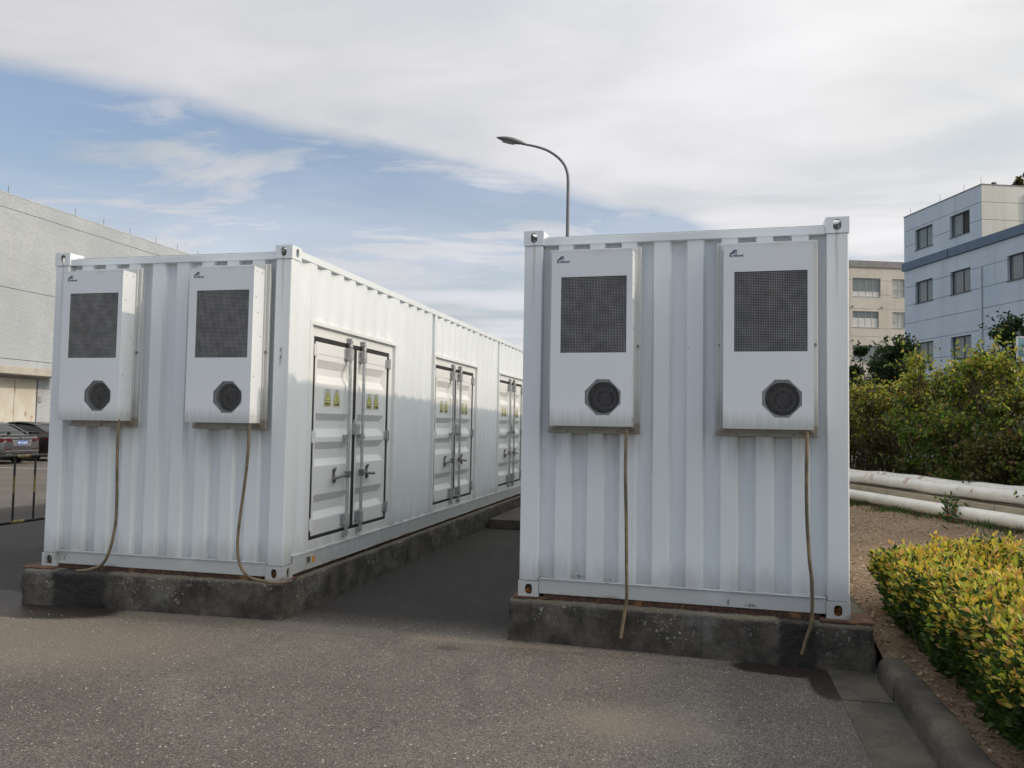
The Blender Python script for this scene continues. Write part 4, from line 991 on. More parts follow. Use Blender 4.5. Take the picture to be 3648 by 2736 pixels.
# ================================================================== STREET LAMP
M_LAMP = simple('grey_lamp_paint', (.16, .16, .165), .45, .3, .1, 4); M_LENS = simple('lamp_lens', (.22, .22, .22), .15, 0, .1, 8)
lp = empty('street_lamp', (-.12, 15.1, 0)); tag(lp, 'grey curved-arm street lamp rising behind the containers', 'street lamp')
MB().tube([(0, 0, 0), (0, 0, .25)], [.14, .13], 16).build('base', M_LAMP, lp, smooth='auto')
arm = smooth_path([(0, 0, 8.25), (-.02, -.005, 8.50), (-.11, -.02, 8.745), (-.29, -.06, 8.955), (-.55, -.13, 9.125), (-.84, -.20, 9.225), (-1.22, -.29, 9.300)], 6)
MB().tube([(0, 0, .2), (0, 0, 4), (0, 0, 8.25)], [.075, .055, .042], 14).build('pole', M_LAMP, lp, smooth='auto')
MB().tube(arm, [.042 - .012 * i / len(arm) for i in range(len(arm))], 12).build('arm', M_LAMP, lp, smooth='auto')
d_ = Vector((-.94, -.22, .20)).normalized(); o_ = Vector((-1.16, -.275, 9.285)); sd = d_.cross(Vector((0, 0, 1))).normalized(); up = sd.cross(d_)
hd = MB(); rings = []
for (s_, w_, ht, hb) in ((0, .035, .035, .035), (.10, .055, .055, .045), (.22, .10, .075, .060), (.36, .135, .088, .070), (.52, .125, .080, .066), (.66, .085, .055, .045), (.76, .040, .025, .020), (.80, .008, .006, .006)):
    c = o_ + d_ * s_ + up * .02; rings.append([tuple(c + sd * (w_ * math.cos(a * math.pi / 8)) + up * ((ht if a < 8 else hb) * math.sin(a * math.pi / 8))) for a in range(16)])
hdo = hd.loft(rings).build('lamp_head', M_LAMP, lp, smooth=True)
ls = MB(); rings = []
for (s_, w_) in ((.28, .05), (.36, .09), (.52, .085), (.62, .05)):
    c = o_ + d_ * s_ - up * .045; rings.append([tuple(c + sd * (w_ * math.cos(a * math.pi / 5)) + up * (.028 * math.sin(a * math.pi / 5))) for a in range(10)])
ls.loft(rings).build('lens', M_LENS, hdo, smooth=True)

# ================================================================== BUILDINGS on the right
def facade(parent, s0, s1, bands, wins, mat, depth=.20, gap=.012, cuts=(), wmat=None):
    """courses of cladding panels with openings cut out; local x along the wall, +y into the building"""
    for z0, z1 in zip(bands[:-1], bands[1:]):
        zs_ = sorted({z0 + gap, z1 - gap} | {q for w_ in wins for q in w_[2:4] if z0 + gap < q < z1 - gap})
        xc = [s0] + [c for c in cuts if s0 < c < s1] + [s1]
        for xa, xb in zip(xc[:-1], xc[1:]):
            xs_ = sorted({xa + gap * .35, xb - gap * .35} | {q for w_ in wins for q in w_[0:2] if xa < q < xb}); allc = []
            for za, zc in zip(zs_[:-1], zs_[1:]):
                run = None
                for a, b_ in list(zip(xs_[:-1], xs_[1:])) + [(None, None)]:
                    solid = a is not None and not any(w_[0] < (a + b_) / 2 < w_[1] and w_[2] < (za + zc) / 2 < w_[3] for w_ in wins)
                    if solid: run = [a, b_] if run is None else [run[0], b_]
                    elif run: allc.append((run[0], run[1], za, zc)); run = None
            comp = list(range(len(allc)))                       # cells that touch belong to one panel
            for i in range(len(allc)):
                for j in range(i):
                    A, B = allc[i], allc[j]
                    if abs(A[2] - B[3]) < 1e-6 and A[0] < B[1] - 1e-6 and B[0] < A[1] - 1e-6:
                        o_, n_ = comp[i], comp[j]; comp = [n_ if q == o_ else q for q in comp]
            for cid in set(comp):
                mb = MB()
                for q, cell in zip(comp, allc):
                    if q == cid: mb.box(cell[0], cell[1], 0, depth, cell[2], cell[3])
                mb.build('wall_panel', mat, parent)
def window(parent, a, b_, z0, z1, frame_m, glass_m, mull=(.5,), trans=(), rec=.13, name='window', blinds=None, half=0):
    fr = MB(); t_ = .05
    fr.box(a, a + t_, rec, rec + .06, z0, z1); fr.box(b_ - t_, b_, rec, rec + .06, z0, z1); fr.box(a + t_, b_ - t_, rec, rec + .06, z1 - t_, z1); fr.box(a + t_, b_ - t_, rec, rec + .06, z0, z0 + t_)
    for m_ in mull: x = a + (b_ - a) * m_; fr.box(x - .022, x + .022, rec + .002, rec + .058, z0 + t_, z1 - t_)
    for m_ in trans: z = z0 + (z1 - z0) * m_; fr.box(a + t_, b_ - t_, rec + .003, rec + .057, z - .022, z + .022)
    f = fr.build(name, frame_m, parent)
    xs_ = [a + t_] + [a + (b_ - a) * m_ for m_ in mull] + [b_ - t_]
    if half:
        zh = z0 + (z1 - z0) * half
        for i in range(len(xs_) - 1): MB().box(xs_[i] + .03, xs_[i + 1] - .03, rec + .020, rec + .028, z0 + t_, zh).build('blind', M_PANEL2, f)
    for i in range(len(xs_) - 1): MB().box(xs_[i], xs_[i + 1], rec + .030, rec + .036, z0 + t_, z1 - t_).build('pane', glass_m[i % len(glass_m)] if isinstance(glass_m, list) else glass_m, f)
    MB().box(a - .03, b_ + .03, -.03, rec, z0 - .05, z0 - .002).build('sill', frame_m if blinds is None else blinds, f)
    return f
def cladding(name, a, b2, streak=(.30, .30, .29)):
    m, t, b, o = new_mat(name); c = objco(t)
    col = t.mix(t.mapr(t.noise(c, .5, 4), .35, .65), a, b2); s_ = t.noise(t.scale(c, 1.8, 1.8, .12), 1.0, 5, .6)
    col = t.mix(t.mapr(s_, .52, .74, 0, .40), col, streak); t.put(b.inputs['Base Color'], col); b.inputs['Roughness'].default_value = .8
    t.put(b.inputs['Normal'], t.bump(t.noise(c, 30, 4), .15, .02)); return m
M_BLUE = cladding('pale_grey_cladding', (.45, .535, .62, 1), (.51, .585, .66, 1)); M_BAND = simple('slate_blue_band', (.105, .155, .225), .7, 0, .12, 1.5)
M_FRAMED = simple('dark_window_frame', (.06, .062, .065), .5); M_PANE = simple('window_pane', (.13, .165, .16), .08, 0, .2, .7, spec=.8); M_PANED = simple('open_window_dark', (.012, .012, .012), .6)
M_CREAM = cladding('cream_render', (.58, .575, .52, 1), (.64, .63, .57, 1), (.42, .41, .37)); M_BEIGE = cladding('beige_render', (.56, .52, .44, 1), (.62, .58, .50, 1), (.34, .32, .28)); M_GREYB = simple('grey_parapet', (.26, .255, .245), .85, 0, .15, 1.0)
M_PANEL = simple('milky_pane', (.42, .43, .40), .3, 0, .25, 1.2); M_FRAMEL = simple('aluminium_frame', (.40, .41, .41), .4, .3)
M_PANEL2 = simple('white_blind', (.62, .62, .59), .7)
bl = empty('office_building', (14.78, 44.45, 0), R(-70.7)); tag(bl, 'pale blue-grey office block with slate blue roof band and dark square windows', 'building')
wins = []
SP = 4.40
for k_ in range(7):
    for a in (1.06, 4.16):
        x0 = a + k_ * 7.35
        if x0 > 44: continue
        for (z0, z1) in ((8.92, 10.13), (5.50, 6.67), (2.05, 3.22)): wins.append((x0, x0 + 1.60, z0, z1))
pw_ = [(1.08, 2.68, 11.96, 13.12), (4.17, 5.74, 11.96, 13.12)]
facade(bl, 0, 48, [0, 1.1, 2.2, 3.3, 4.45, 5.70, 6.80, 7.87, 8.92, 9.97, 10.95], wins, M_BLUE, cuts=[3.4 + 3.675 * q for q in range(13)])
MB().box(.2, 47.8, .205, 14, 0, 10.9).build('core', M_DARKGAP, bl)
for (a, b_) in ((-.10, 4.05), (4.06, 4.14), (4.15, 48.1)): MB().box(a, b_, -.10 if b_ - a > .1 else -.07, .6, 10.955, 11.42).build('roof_band', M_BAND, bl, bev=.01)
MB().box(.6, 48, .6, 14, 10.905, 11.0).build('roof', M_GREYB, bl)
facade(bl, 0, 6.62, [11.425, 12.36, 13.25, 14.12], pw_, M_BLUE, cuts=[3.4])
MB().box(.2, 6.60, .205, 9, 11.0, 14.05).build('penthouse_core', M_DARKGAP, bl)
for z0, z1 in ((11.425, 12.35), (12.37, 13.24), (13.26, 14.12)): MB().box(6.622, 6.66, .0, 9, z0, z1).build('wall_panel', M_CREAM, bl)
MB().box(-.03, 6.69, -.03, 9, 14.122, 14.16).build('coping', M_GREYB, bl)
for i, (a, b_, z0, z1) in enumerate(wins + pw_):
    gl = [M_PANE, M_PANED] if (i == len(wins) + 1) else M_PANE
    window(bl, a, b_, z0, z1, M_FRAMED, gl, mull=(.55,))
MB().tube([(6.60, -.06, 0), (6.60, -.06, 10.0)], .055, 8).build('downpipe', simple('pale_downpipe', (.55, .56, .58), .5), bl, smooth='auto')
MB().tube([(6.75, 2.4, 11.43), (6.75, 2.4, 13.75)], .06, 8).build('downpipe', simple('white_downpipe', (.72, .72, .70), .5), bl, smooth='auto')
for (a, b_) in ((.5, .1), (3.2, .1), (5.2, .1), (6.5, .1)): MB().tube([(a, b_, 14.16), (a, b_, 14.55)], .012, 6).build('lightning_rod', M_HAND, bl)
rb = MB().tube([(6.3, 1.0, 14.16), (6.3, 1.0, 14.30)], .03, 6); rb.tube([(6.3, 1.0, 14.33), (6.4, .8, 14.26)], .09, 8); rb.build('roof_camera', M_TRIM, bl)

be = empty('apartment_building', (21.03, 83.84, 0), R(-70.7 + 90)); tag(be, 'beige rendered building with grey parapet standing behind the blue-grey office block', 'building')
bw_ = []
for k_ in range(-4, 3):
    for (z0, z1) in ((15.55, 17.48), (12.35, 14.02), (8.85, 10.48), (5.35, 7.0), (1.9, 3.5)):
        bw_.append((-2.80 + k_ * 6.4, .25 + k_ * 6.4 - (0 if z0 > 15 else .2), z0, z1, 0)); bw_.append((1.54 + k_ * 6.4, 2.98 + k_ * 6.4, z0 + .05, z1, 1))
facade(be, -30, 24, [0, 1.4, 3.7, 5.1, 7.2, 8.6, 11.41, 12.25, 14.28, 15.76, 17.25, 18.58], [q[:4] for q in bw_], M_BEIGE, cuts=[-26, -22, -18, -14, -10, -5, -1.2, 1.0, 3.4, 8, 12, 16, 20])
MB().box(-29.8, 23.8, .205, 16, 0, 18.5).build('core', M_DARKGAP, be)
MB().box(-30.1, 24.1, -.12, 16, 18.585, 19.28).build('parapet', M_GREYB, be, bev=.02)
for i, (a, b_, z0, z1, kd) in enumerate(bw_):
    if kd == 0: window(be, a, b_, z0, z1, M_FRAMEL, M_PANE, mull=(.25, .5, .75), trans=(.28,) if z0 > 15 else (), half=.28 if z0 > 15 else (.58 if 12 < z0 < 13 else 0))
    else: window(be, a, b_, z0, z1, M_FRAMEL, M_PANEL, mull=(.5,), trans=(.4,))
for k_ in range(-3, 3):
    for zz_ in (14.46, 10.95): MB().tube([(-2.84 + 3.2 * k_, .02, zz_), (-2.84 + 3.2 * k_, -.12, zz_)], .09, 10).build('vent_cap', M_HAND, be)

# ================================================================== PIPES, LOW WALL
M_PIPE = simple('cream_pipe_cladding', (.80, .79, .73), .42, 0, .08, 3); 
def pipe_wrap():
    m, t, b, o = new_mat('wrinkled_pipe_wrap'); c = objco(t)
    n = t.noise(c, 3.2, 5, .6); r_ = t.mapr(t.noise(c, 2.4, 5, .7), .56, .66); x, y, z = t.sep(c)
    col = t.mix(t.mapr(n, .35, .65), (.74, .73, .68, 1), (.80, .79, .745, 1)); col = t.mix(t.m('MULTIPLY', t.m('MULTIPLY', r_, .75), t.mapr(z, .02, .09)), col, (.40, .25, .15, 1))
    t.put(b.inputs['Base Color'], col); b.inputs['Roughness'].default_value = .38; t.put(b.inputs['Normal'], t.bump(t.noise(c, 6, 3, .5), .5, .05)); return m
M_WRAP = pipe_wrap()
PA = Vector((6.28, 10.50, 0)); PBv = Vector((7.67, 5.89, 0)); pd = (PBv - PA).normalized(); pn = Vector((-pd.y, pd.x, 0))   # pn points away from the camera side
if pn.x < 0: pn = -pn
Lp = (PBv - PA).length
def along(s_, off, z): q = PA + pd * s_ + pn * off; return (q.x, q.y, z)
def straight_pipe(s0, s1, off, z0, z1, r_, mat, name, label, wob=0.0):
    o = Vector(along(s0, off, z0)); mb = MB(); n_ = max(2, int(abs(s1 - s0) / .12)); path = []; rr = []
    for i in range(n_ + 1):
        s_ = s0 + (s1 - s0) * i / n_; q = Vector(along(s_, off, z0 + (z1 - z0) * i / n_)) - o
        q.z += wob * (math.sin(s_ * 1.9) + .6 * math.sin(s_ * 4.3 + 1)); path.append(q); rr.append(r_ * (1 + wob * 2.2 * math.sin(s_ * 6.1 + off)))
    ob = mb.tube(path, rr, 20).build(name, mat, smooth='auto'); ob.location = o
    return tag(ob, label, 'pipe', 'white pipes along the low wall')
gapS = Lp * .70
straight_pipe(-9, gapS, -.02, .40, .475, .100, M_PIPE, 'white_pipe', 'smooth white lower pipe ending at the weeds, running behind the container')
straight_pipe(gapS + .10, 11, -.02, .478, .56, .100, M_PIPE, 'white_pipe', 'smooth white lower pipe starting at the weeds, running on behind the hedge')
straight_pipe(-9, 11, .26, .724, .822, .102, M_WRAP, 'wrapped_pipe', 'white wrapped pipe on the wall edge nearest the soil bed', .008)
straight_pipe(-9, 11, .50, .760, .857, .102, M_WRAP, 'wrapped_pipe', 'rust-stained white wrapped pipe on the wall edge nearest the shrubs', .010)
wl = empty('low_wall', (PA.x, PA.y, 0), math.atan2(pd.y, pd.x)); tag(wl, 'low beige block wall carrying the wrapped pipes', 'wall')
sgn = 1 if (Matrix.Rotation(math.atan2(pd.y, pd.x), 3, 'Z') @ Vector((0, 1, 0))).dot(pn) > 0 else -1
for i in range(-9, 11):
    y0_, y1_ = sorted((sgn * .14, sgn * .62)); zt_ = .616 + .0047 * (i * 1.0 + 4)
    MB().box(i * 1.0 + .006, i * 1.0 + .994, y0_ + random.uniform(-.004, .004), y1_, .05, zt_).build('block', M_BLOCK, wl, bev=.012)

# ================================================================== PLANTS
def leaf_mesh(name, pos, dirs, ups, L, Wd, cols, fold=.25, quads=True, mat=M_LEAF, parent=None, kind='stuff'):
    n_ = len(pos); d = dirs / np.linalg.norm(dirs, axis=1, keepdims=True); s_ = np.cross(d, ups); s_ /= np.linalg.norm(s_, axis=1, keepdims=True) + 1e-9; u = np.cross(s_, d)
    L = np.broadcast_to(np.asarray(L, float), (n_,))[:, None]; Wd = np.broadcast_to(np.asarray(Wd, float), (n_,))[:, None]
    if quads:
        tpl = ((0, 0, 0), (.32, .85, fold), (.68, .72, fold * .8), (1, 0, -.15), (.68, -.72, fold * .8), (.32, -.85, fold)); faces = ((0, 1, 2, 3), (0, 3, 4, 5)); k_ = 6
    else:
        tpl = ((0, 0, 0), (.5, 1, fold), (1, 0, 0), (.5, -1, fold)); faces = ((0, 1, 2, 3),); k_ = 4
    V = np.empty((n_, k_, 3))
    for i, (a, b_, c) in enumerate(tpl): V[:, i] = pos + d * L * a + s_ * Wd * b_ + u * Wd * c
    F = np.concatenate([np.arange(n_)[:, None] * k_ + np.array(f)[None] for f in faces], 0)
    me = bpy.data.meshes.new(name); me.vertices.add(n_ * k_); me.vertices.foreach_set('co', V.reshape(-1).astype(np.float32))
    nf = len(F); me.loops.add(nf * 4); me.loops.foreach_set('vertex_index', F.reshape(-1).astype(np.int32)); me.polygons.add(nf)
    me.polygons.foreach_set('loop_start', np.arange(nf, dtype=np.int32) * 4); me.polygons.foreach_set('loop_total', np.full(nf, 4, dtype=np.int32)); me.update(calc_edges=True); me.validate()
    at = me.attributes.new('col', 'FLOAT_COLOR', 'POINT'); C4 = np.ones((n_, k_, 4), np.float32); C4[:, :, :3] = cols[:, None, :]; at.data.foreach_set('color', C4.reshape(-1))
    me.materials.append(mat); o = bpy.data.objects.new(name, me); COL.objects.link(o)
    if parent is not None: o.parent = parent
    if kind: o['kind'] = kind
    return o
def rdir(n_, zb_=0.0):
    v = rng.normal(size=(n_, 3)); v[:, 2] += zb_; return v / np.linalg.norm(v, axis=1, keepdims=True)
def palette(n_, cols, wts):
    idx = rng.choice(len(cols), n_, p=np.array(wts) / sum(wts)); c = np.array(cols)[idx]; return np.clip(c * rng.uniform(.72, 1.25, (n_, 1)) * rng.uniform(.92, 1.08, (n_, 3)), 0, 1)

# ---- clipped hedge beside the kerb
hg = empty('clipped_hedge', (5.6, -.4, 0)); tag(hg, 'golden-leaved clipped hedge growing over the kerb', 'hedge')
HX0, HY0 = 4.70, -3.1
def hedge_back(x): return np.where(x < 5.0, .90 + (x - 4.9) * 2.0, 1.10 + (x - 5.0) * .66)
def hedge_top(x, y): return .67 + .045 * np.sin(x * 3.1 + y * 2.3) + .025 * np.sin(y * 5.3 - x * 1.7) + .02 * np.sin(x * 9 + y * 7)
NS = 11500; sh = []; nr = []; topness = []
while len(sh) < NS:
    x = rng.uniform(4.97, 7.6); y = rng.uniform(HY0, 3.0); yb2 = float(hedge_back(np.array(x)))
    if y > yb2: continue
    r_ = rng.random()
    zt_ = float(hedge_top(x, y))
    if r_ < .60: sh.append((x, y, zt_ + rng.normal(0, .03) + (rng.uniform(.03, .10) if rng.random() < .07 else 0))); nr.append((rng.normal(0, .35), rng.normal(0, .35), 1)); topness.append(1)
    elif r_ < .86:
        if y > .98: continue                                           # kerb-side face, bulging out at the top
        tz = rng.random() ** .8; z = .16 + (zt_ - .16) * tz; sh.append((5.02 - .10 * math.sin(min(1, tz * 1.1) * 1.9) + .03 * math.sin(y * 6 + z * 9) + rng.normal(0, .025), y, z)); nr.append((-1, rng.normal(0, .4), .25 + .5 * tz)); topness.append(max(0, tz - .35) * 1.0)
    elif r_ < .93:                                           # rear face
        tz = rng.random(); sh.append((x, yb2 - .05 + rng.normal(0, .04), .3 + (zt_ - .3) * tz)); nr.append((rng.normal(0, .4), 1, .3 + .5 * tz)); topness.append(tz * .8)
    else: sh.append((x, y, zt_ - rng.uniform(.05, .3))); nr.append((rng.normal(0, .6), rng.normal(0, .6), 1)); topness.append(.15)
sh = np.array(sh); nr = np.array(nr); topness = np.array(topness); nr /= np.linalg.norm(nr, axis=1, keepdims=True)
K = 7; pos = []; dr_ = []; cl = []; upv = []; LL = []
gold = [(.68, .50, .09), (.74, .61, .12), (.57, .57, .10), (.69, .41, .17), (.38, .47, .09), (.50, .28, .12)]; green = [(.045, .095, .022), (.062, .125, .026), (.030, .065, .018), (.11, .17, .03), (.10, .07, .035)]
for k_ in range(K):
    f = k_ / (K - 1); ang = rng.uniform(0, 2 * np.pi, NS) + k_ * 2.4
    a1 = np.cross(nr, rng.normal(size=(NS, 3))); a1 /= np.linalg.norm(a1, axis=1, keepdims=True); a2 = np.cross(nr, a1)
    rad = np.cos(ang)[:, None] * a1 + np.sin(ang)[:, None] * a2
    pos.append(sh + nr * (f - .75)[..., None] * .085 if False else sh + nr * ((f - .75) * .085)); dr_.append(rad * (1.05 - .7 * f) + nr * (.25 + .9 * f)); upv.append(nr + rng.normal(0, .25, (NS, 3)))
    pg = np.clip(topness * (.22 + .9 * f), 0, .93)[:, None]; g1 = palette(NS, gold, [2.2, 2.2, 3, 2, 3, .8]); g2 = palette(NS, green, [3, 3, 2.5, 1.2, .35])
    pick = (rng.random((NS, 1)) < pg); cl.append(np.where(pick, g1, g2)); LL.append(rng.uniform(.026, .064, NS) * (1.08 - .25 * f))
pos = np.concatenate(pos); dr_ = np.concatenate(dr_); upv = np.concatenate(upv); cl = np.concatenate(cl); LL = np.concatenate(LL)
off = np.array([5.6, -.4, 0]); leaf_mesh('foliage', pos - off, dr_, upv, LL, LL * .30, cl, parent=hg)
stx = MB()
for q in range(340):
    x = random.uniform(4.98, 6.8); y = random.uniform(HY0, 1.4)
    if y > float(hedge_back(np.array(x))) - .1: continue
    z0 = soil_z(x, y) - .03; a = random.uniform(-.12, .12); b_ = random.uniform(-.12, .12)
    stx.tube([(x - 5.6, y + .4, z0), (x + a - 5.6, y + b_ + .4, (z0 + .66) / 2 + .05), (x + 1.8 * a - 5.6, y + 1.8 * b_ + .4, .62)], [.009, .007, .003], 5, cap=False)
tag(stx.build('stems', M_BARK, hg), kind='stuff')

# ---- shrubs behind the pipes
def shrub(name, h, rx, ry, nleaf, pal, label, loc, seed, L=(.045, .085), group='overgrown shrubs behind the pipes', clumps=26, base=.25, trunk=True, cat='shrub', twig=True, topbias=0.0):
    global rng
    keep = rng; rng = np.random.default_rng(seed); rnd = random.Random(seed)
    t = empty(name, loc); tag(t, label, cat, group)
    cen = []
    for q in range(clumps):
        a = rng.uniform(0, 2 * np.pi); zf = rng.uniform(base, 1.0) ** (.85); rr = math.sqrt(rng.random()) * (1 - .45 * max(0, zf - .55) / .45)
        cen.append((rx * rr * math.cos(a), ry * rr * math.sin(a), h * zf * .92, rng.uniform(.16, .34) * min(1.2, (rx + ry) / 2)))
    cen = np.array(cen); idx = rng.integers(0, clumps, nleaf); u = rdir(nleaf); rad = rng.random(nleaf) ** .45
    P_ = cen[idx, :3] + u * (rad * cen[idx, 3])[:, None] * np.array([1, 1, .85]); P_[:, 2] = np.maximum(P_[:, 2], .03)
    nsp = nleaf // 8                                          # loose sprays breaking the outline
    si = rng.integers(0, clumps, nsp // 10 + 1); sd_ = rdir(len(si), .9); P2 = []
    for q, i in enumerate(si):
        for f in np.linspace(.3, 1.15, 10): P2.append(cen[i, :3] + sd_[q] * cen[i, 3] * (0.8 + f) + rng.normal(0, .02, 3))
    P2 = np.array(P2); P_ = np.concatenate([P_, P2]); n2_ = len(P_)
    dd = rdir(n2_, .15); cols = palette(n2_, pal[0], pal[1])
    if topbias:                                              # more yellow leaves towards the top
        tp = np.clip((P_[:, 2] / h - .45) / .5, 0, 1) * topbias; yl = palette(n2_, [(.42, .42, .07), (.50, .42, .10), (.28, .36, .06)], [2, 1, 2]); cols = np.where(rng.random((n2_, 1)) < tp[:, None], yl, cols)
    Ls = rng.uniform(L[0], L[1], n2_)
    leaf_mesh('foliage', P_, dd, rdir(n2_, .8), Ls, Ls * .28, cols, quads=False, parent=t)
    bm_ = MB()
    for q in range(clumps):
        c = cen[q]; x0, y0 = c[0] * .25 + rnd.uniform(-.1, .1), c[1] * .25 + rnd.uniform(-.1, .1); r0 = .012 * h ** .8
        bm_.tube([(x0, y0, 0), (x0 * .6 + c[0] * .4, y0 * .6 + c[1] * .4, c[2] * .5), (c[0], c[1], c[2])], [r0, r0 * .7, r0 * .25], 5, cap=False)
        if twig:
            for w_ in range(3): e = cen[q, :3] + rdir(1, .5)[0] * c[3] * 1.3; bm_.tube([(c[0], c[1], c[2] * .8), tuple(e)], [r0 * .4, r0 * .12], 4, cap=False)
    tag(bm_.build('trunk' if trunk else 'stems', M_BARK, t), kind='stuff'); rng = keep
    return t
YG = ([(.10, .17, .030), (.15, .21, .038), (.05, .10, .022), (.20, .15, .05), (.13, .08, .035)], [4, 2.5, 4, 1.5, 1.3])
DG = ([(.026, .055, .016), (.038, .075, .022), (.018, .038, .013), (.06, .10, .028)], [3, 3, 3, 1])
OL = ([(.085, .10, .028), (.12, .125, .035), (.045, .065, .02), (.17, .115, .05), (.10, .07, .037)], [3, 2.5, 4, 2, 2])
def on_line(s_, off): q = PA + pd * s_ + pn * off; return (q.x, q.y, .28)
shr = [(-3.4, 1.7, 2.55, 1.3, YG, 'tall yellow-green shrub close behind the end of the container'), (-1.2, 1.5, 2.55, 1.2, OL, 'olive twiggy shrub between the pipes and the beige building'), (.2, 1.9, 3.05, 1.2, YG, 'tallest yellow-tipped shrub in front of the blue-grey office block corner'),
       (1.8, 1.7, 2.85, 1.15, YG, 'yellow-green shrub under the dark office windows'), (3.2, 1.7, 2.50, 1.1, OL, 'brownish olive shrub behind the weeds in the pipe gap'), (4.7, 1.6, 2.55, 1.2, YG, 'yellow-green shrub below the dark leafy tree'), (6.2, 1.6, 2.6, 1.2, OL, 'olive shrub standing in front of the display board'), (7.9, 1.6, 2.5, 1.2, YG, 'yellow-green shrub at the hedge end of the pipes')]
for i, (s_, off_, h, rx, pal, lab) in enumerate(shr): shrub('shrub', h * .99, rx * 1.05, rx, 13000, pal, lab, on_line(s_, off_), 100 + i, topbias=.55, clumps=40, base=.08, L=(.055, .105))
shrub('broadleaf_tree', 4.95, 2.0, 2.0, 30000, DG, 'dark green tree in front of the beige building', (9.75, 25.6, .1), 201, L=(.09, .15), group='dark broadleaf trees', clumps=58, base=.25, cat='tree')
shrub('broadleaf_tree', 5.6, 2.3, 2.3, 30000, DG, 'dark green tree in front of the blue-grey office block downpipe', (13.75, 22.6, .1), 202, L=(.09, .15), group='dark broadleaf trees', clumps=64, base=.26, cat='tree')
shrub('tall_tree', 22.6, 2.6, 2.6, 6000, OL, 'feathery treetop showing over the office block roof', (26.6, 59.0, .1), 203, L=(.18, .32), clumps=30, base=.72, cat='tree', group=None)

# ---- weeds in the pipe gap, grass under the pipes, chips on the soil
wd = empty('weed_plant', along(gapS + .05, -.18, soil_z(7.2, 7.2))); tag(wd, 'green weed growing through the gap in the lower white pipe', 'weed')
n_ = 90; P_ = np.stack([rng.normal(0, .07, n_), rng.normal(0, .07, n_), rng.uniform(.03, .42, n_)], 1)
leaf_mesh('foliage', P_, rdir(n_, .2), rdir(n_, 1.0), rng.uniform(.07, .15, n_), .020, palette(n_, [(.06, .14, .03), (.10, .19, .04), (.35, .14, .06)], [3, 3, 1]), parent=wd)
mb = MB()
for q in range(7): mb.tube([(0, 0, -.03), (random.uniform(-.06, .06), random.uniform(-.06, .06), .3), (random.uniform(-.14, .14), random.uniform(-.14, .14), random.uniform(.32, .46))], [.006, .004, .002], 5, cap=False)
tag(mb.build('stems', M_BARK, wd), kind='stuff')
n_ = 2000; s_ = np.clip(rng.choice(rng.uniform(-6, 10, 38), n_) + rng.normal(0, .16, n_), -6, 10); o2 = -.05 - np.abs(rng.normal(0, .28, n_)); px = PA.x + pd.x * s_ + pn.x * o2; py = PA.y + pd.y * s_ + pn.y * o2; pz = np.array([soil_z(a, b_) for a, b_ in zip(px, py)])
go = leaf_mesh('grass', np.stack([px, py, pz - .01], 1), np.stack([rng.normal(0, .5, n_), rng.normal(0, .5, n_), np.ones(n_)], 1), rdir(n_), rng.uniform(.05, .16, n_), rng.uniform(.004, .012, n_), palette(n_, [(.05, .11, .02), (.09, .15, .03), (.03, .07, .015)], [3, 2, 2]), quads=False)
tag(go, 'low green grass and weeds growing under the white pipes', 'grass', kind='stuff')
n_ = 22000; px = 4.72 + 4.6 * rng.random(n_) ** 1.3; py = rng.uniform(-2.6, 10.5, n_); pz = np.array([soil_z(a, b_) for a, b_ in zip(px, py)])
dv = rng.normal(size=(n_, 3)); dv[:, 2] *= .25
co = leaf_mesh('leaf_litter', np.stack([px, py, pz + rng.uniform(.0, .02, n_)], 1), dv, np.stack([rng.normal(0, .45, n_), rng.normal(0, .45, n_), np.ones(n_)], 1), rng.uniform(.018, .055, n_), rng.uniform(.004, .011, n_), palette(n_, [(.40, .30, .205), (.34, .245, .165), (.47, .37, .27), (.20, .14, .09)], [3, 3, 2, 2]), quads=False, mat=M_DRY)
tag(co, 'dry brown leaf litter and bark scraps on the soil bed', 'leaf litter', kind='stuff')

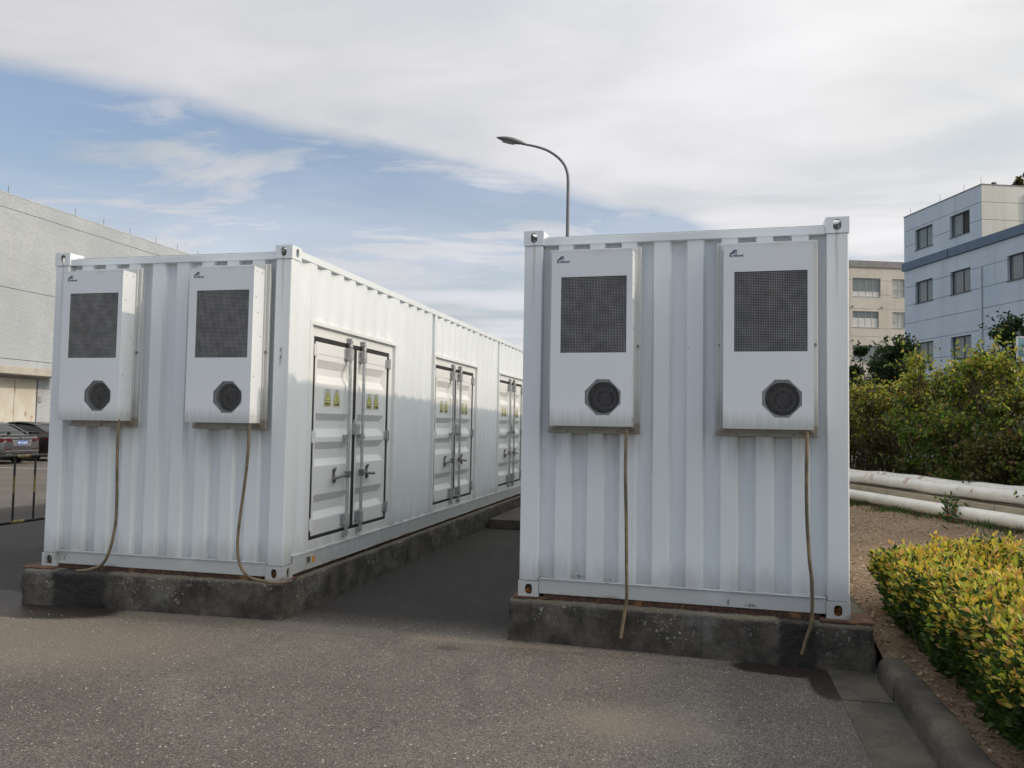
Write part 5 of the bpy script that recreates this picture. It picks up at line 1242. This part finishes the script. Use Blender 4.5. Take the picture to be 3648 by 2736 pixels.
# ================================================================== DISPLAY BOARD at the far right
sg = empty('display_board', (9.12, 10.40, .25), R(-12)); tag(sg, 'white-framed display board with teal and grey poster above the shrubs', 'display board')
def poster():
    m, t, b, o = new_mat('teal_grey_poster'); c = objco(t); x, y, z = t.sep(c)
    col = t.mix(t.mapr(z, 2.55, 3.2), (.16, .175, .19, 1), (.17, .40, .44, 1)); col = t.mix(t.mapr(z, 3.0, 3.25), col, (.42, .60, .61, 1))
    t.put(b.inputs['Base Color'], col); b.inputs['Roughness'].default_value = .3; return m
MB().box(.03, 1.77, .0, .02, 2.33, 3.20).build('poster', poster(), sg)
fr = MB(); fr.box(0, .03, -.01, .04, 2.30, 3.23); fr.box(1.77, 1.80, -.01, .04, 2.30, 3.23); fr.box(.03, 1.77, -.01, .04, 3.20, 3.23); fr.box(.03, 1.77, -.01, .04, 2.30, 2.33); fr.build('frame', M_WHT, sg, bev=.004)
for x in (.08, 1.72): MB().tube([(x, .03, 0), (x, .03, 2.31)], .03, 8).build('post', M_GAL, sg, smooth='auto')
mk = MB()
for (a, b_, z0, z1) in ((.10, .62, 2.965, 2.990), (.10, .55, 2.925, 2.95), (.08, .50, 2.76, 2.84)): mk.box(a, b_, -.004, -.001, z0, z1)
mk.tube([(.30, -.001, 2.50), (.30, -.006, 2.50)], .17, 20); mk.build('poster_print', M_WHT, sg)

# ---- loose grit on the tarmac
n_ = 1300; gxp = rng.uniform(-3.2, 4.3, n_); gyp = -.25 - 3.4 * rng.random(n_); V = []; F = []
grit = MB()
for q in range(n_):
    a = float(rng.uniform(.0022, .0055)) * (1.6 if q % 23 == 0 else 1); x, y = float(gxp[q]), float(gyp[q]); r_ = float(rng.uniform(0, 6.28)); c_, s_ = math.cos(r_) * a, math.sin(r_) * a
    grit.add([(x + c_, y + s_, .001), (x - s_ * .8, y + c_ * .8, .001), (x - c_, y - s_, .001), (x + s_ * .9, y - c_ * .9, .001), (x + c_ * .2, y, .001 + a * 1.1)], [(0, 1, 4), (1, 2, 4), (2, 3, 4), (3, 0, 4)])
tag(grit.build('grit', simple('pale_grit', (.46, .43, .385), .9, 0, .35, 90)), 'pale loose grit scattered over the tarmac in front of the plinths', 'grit', kind='stuff')
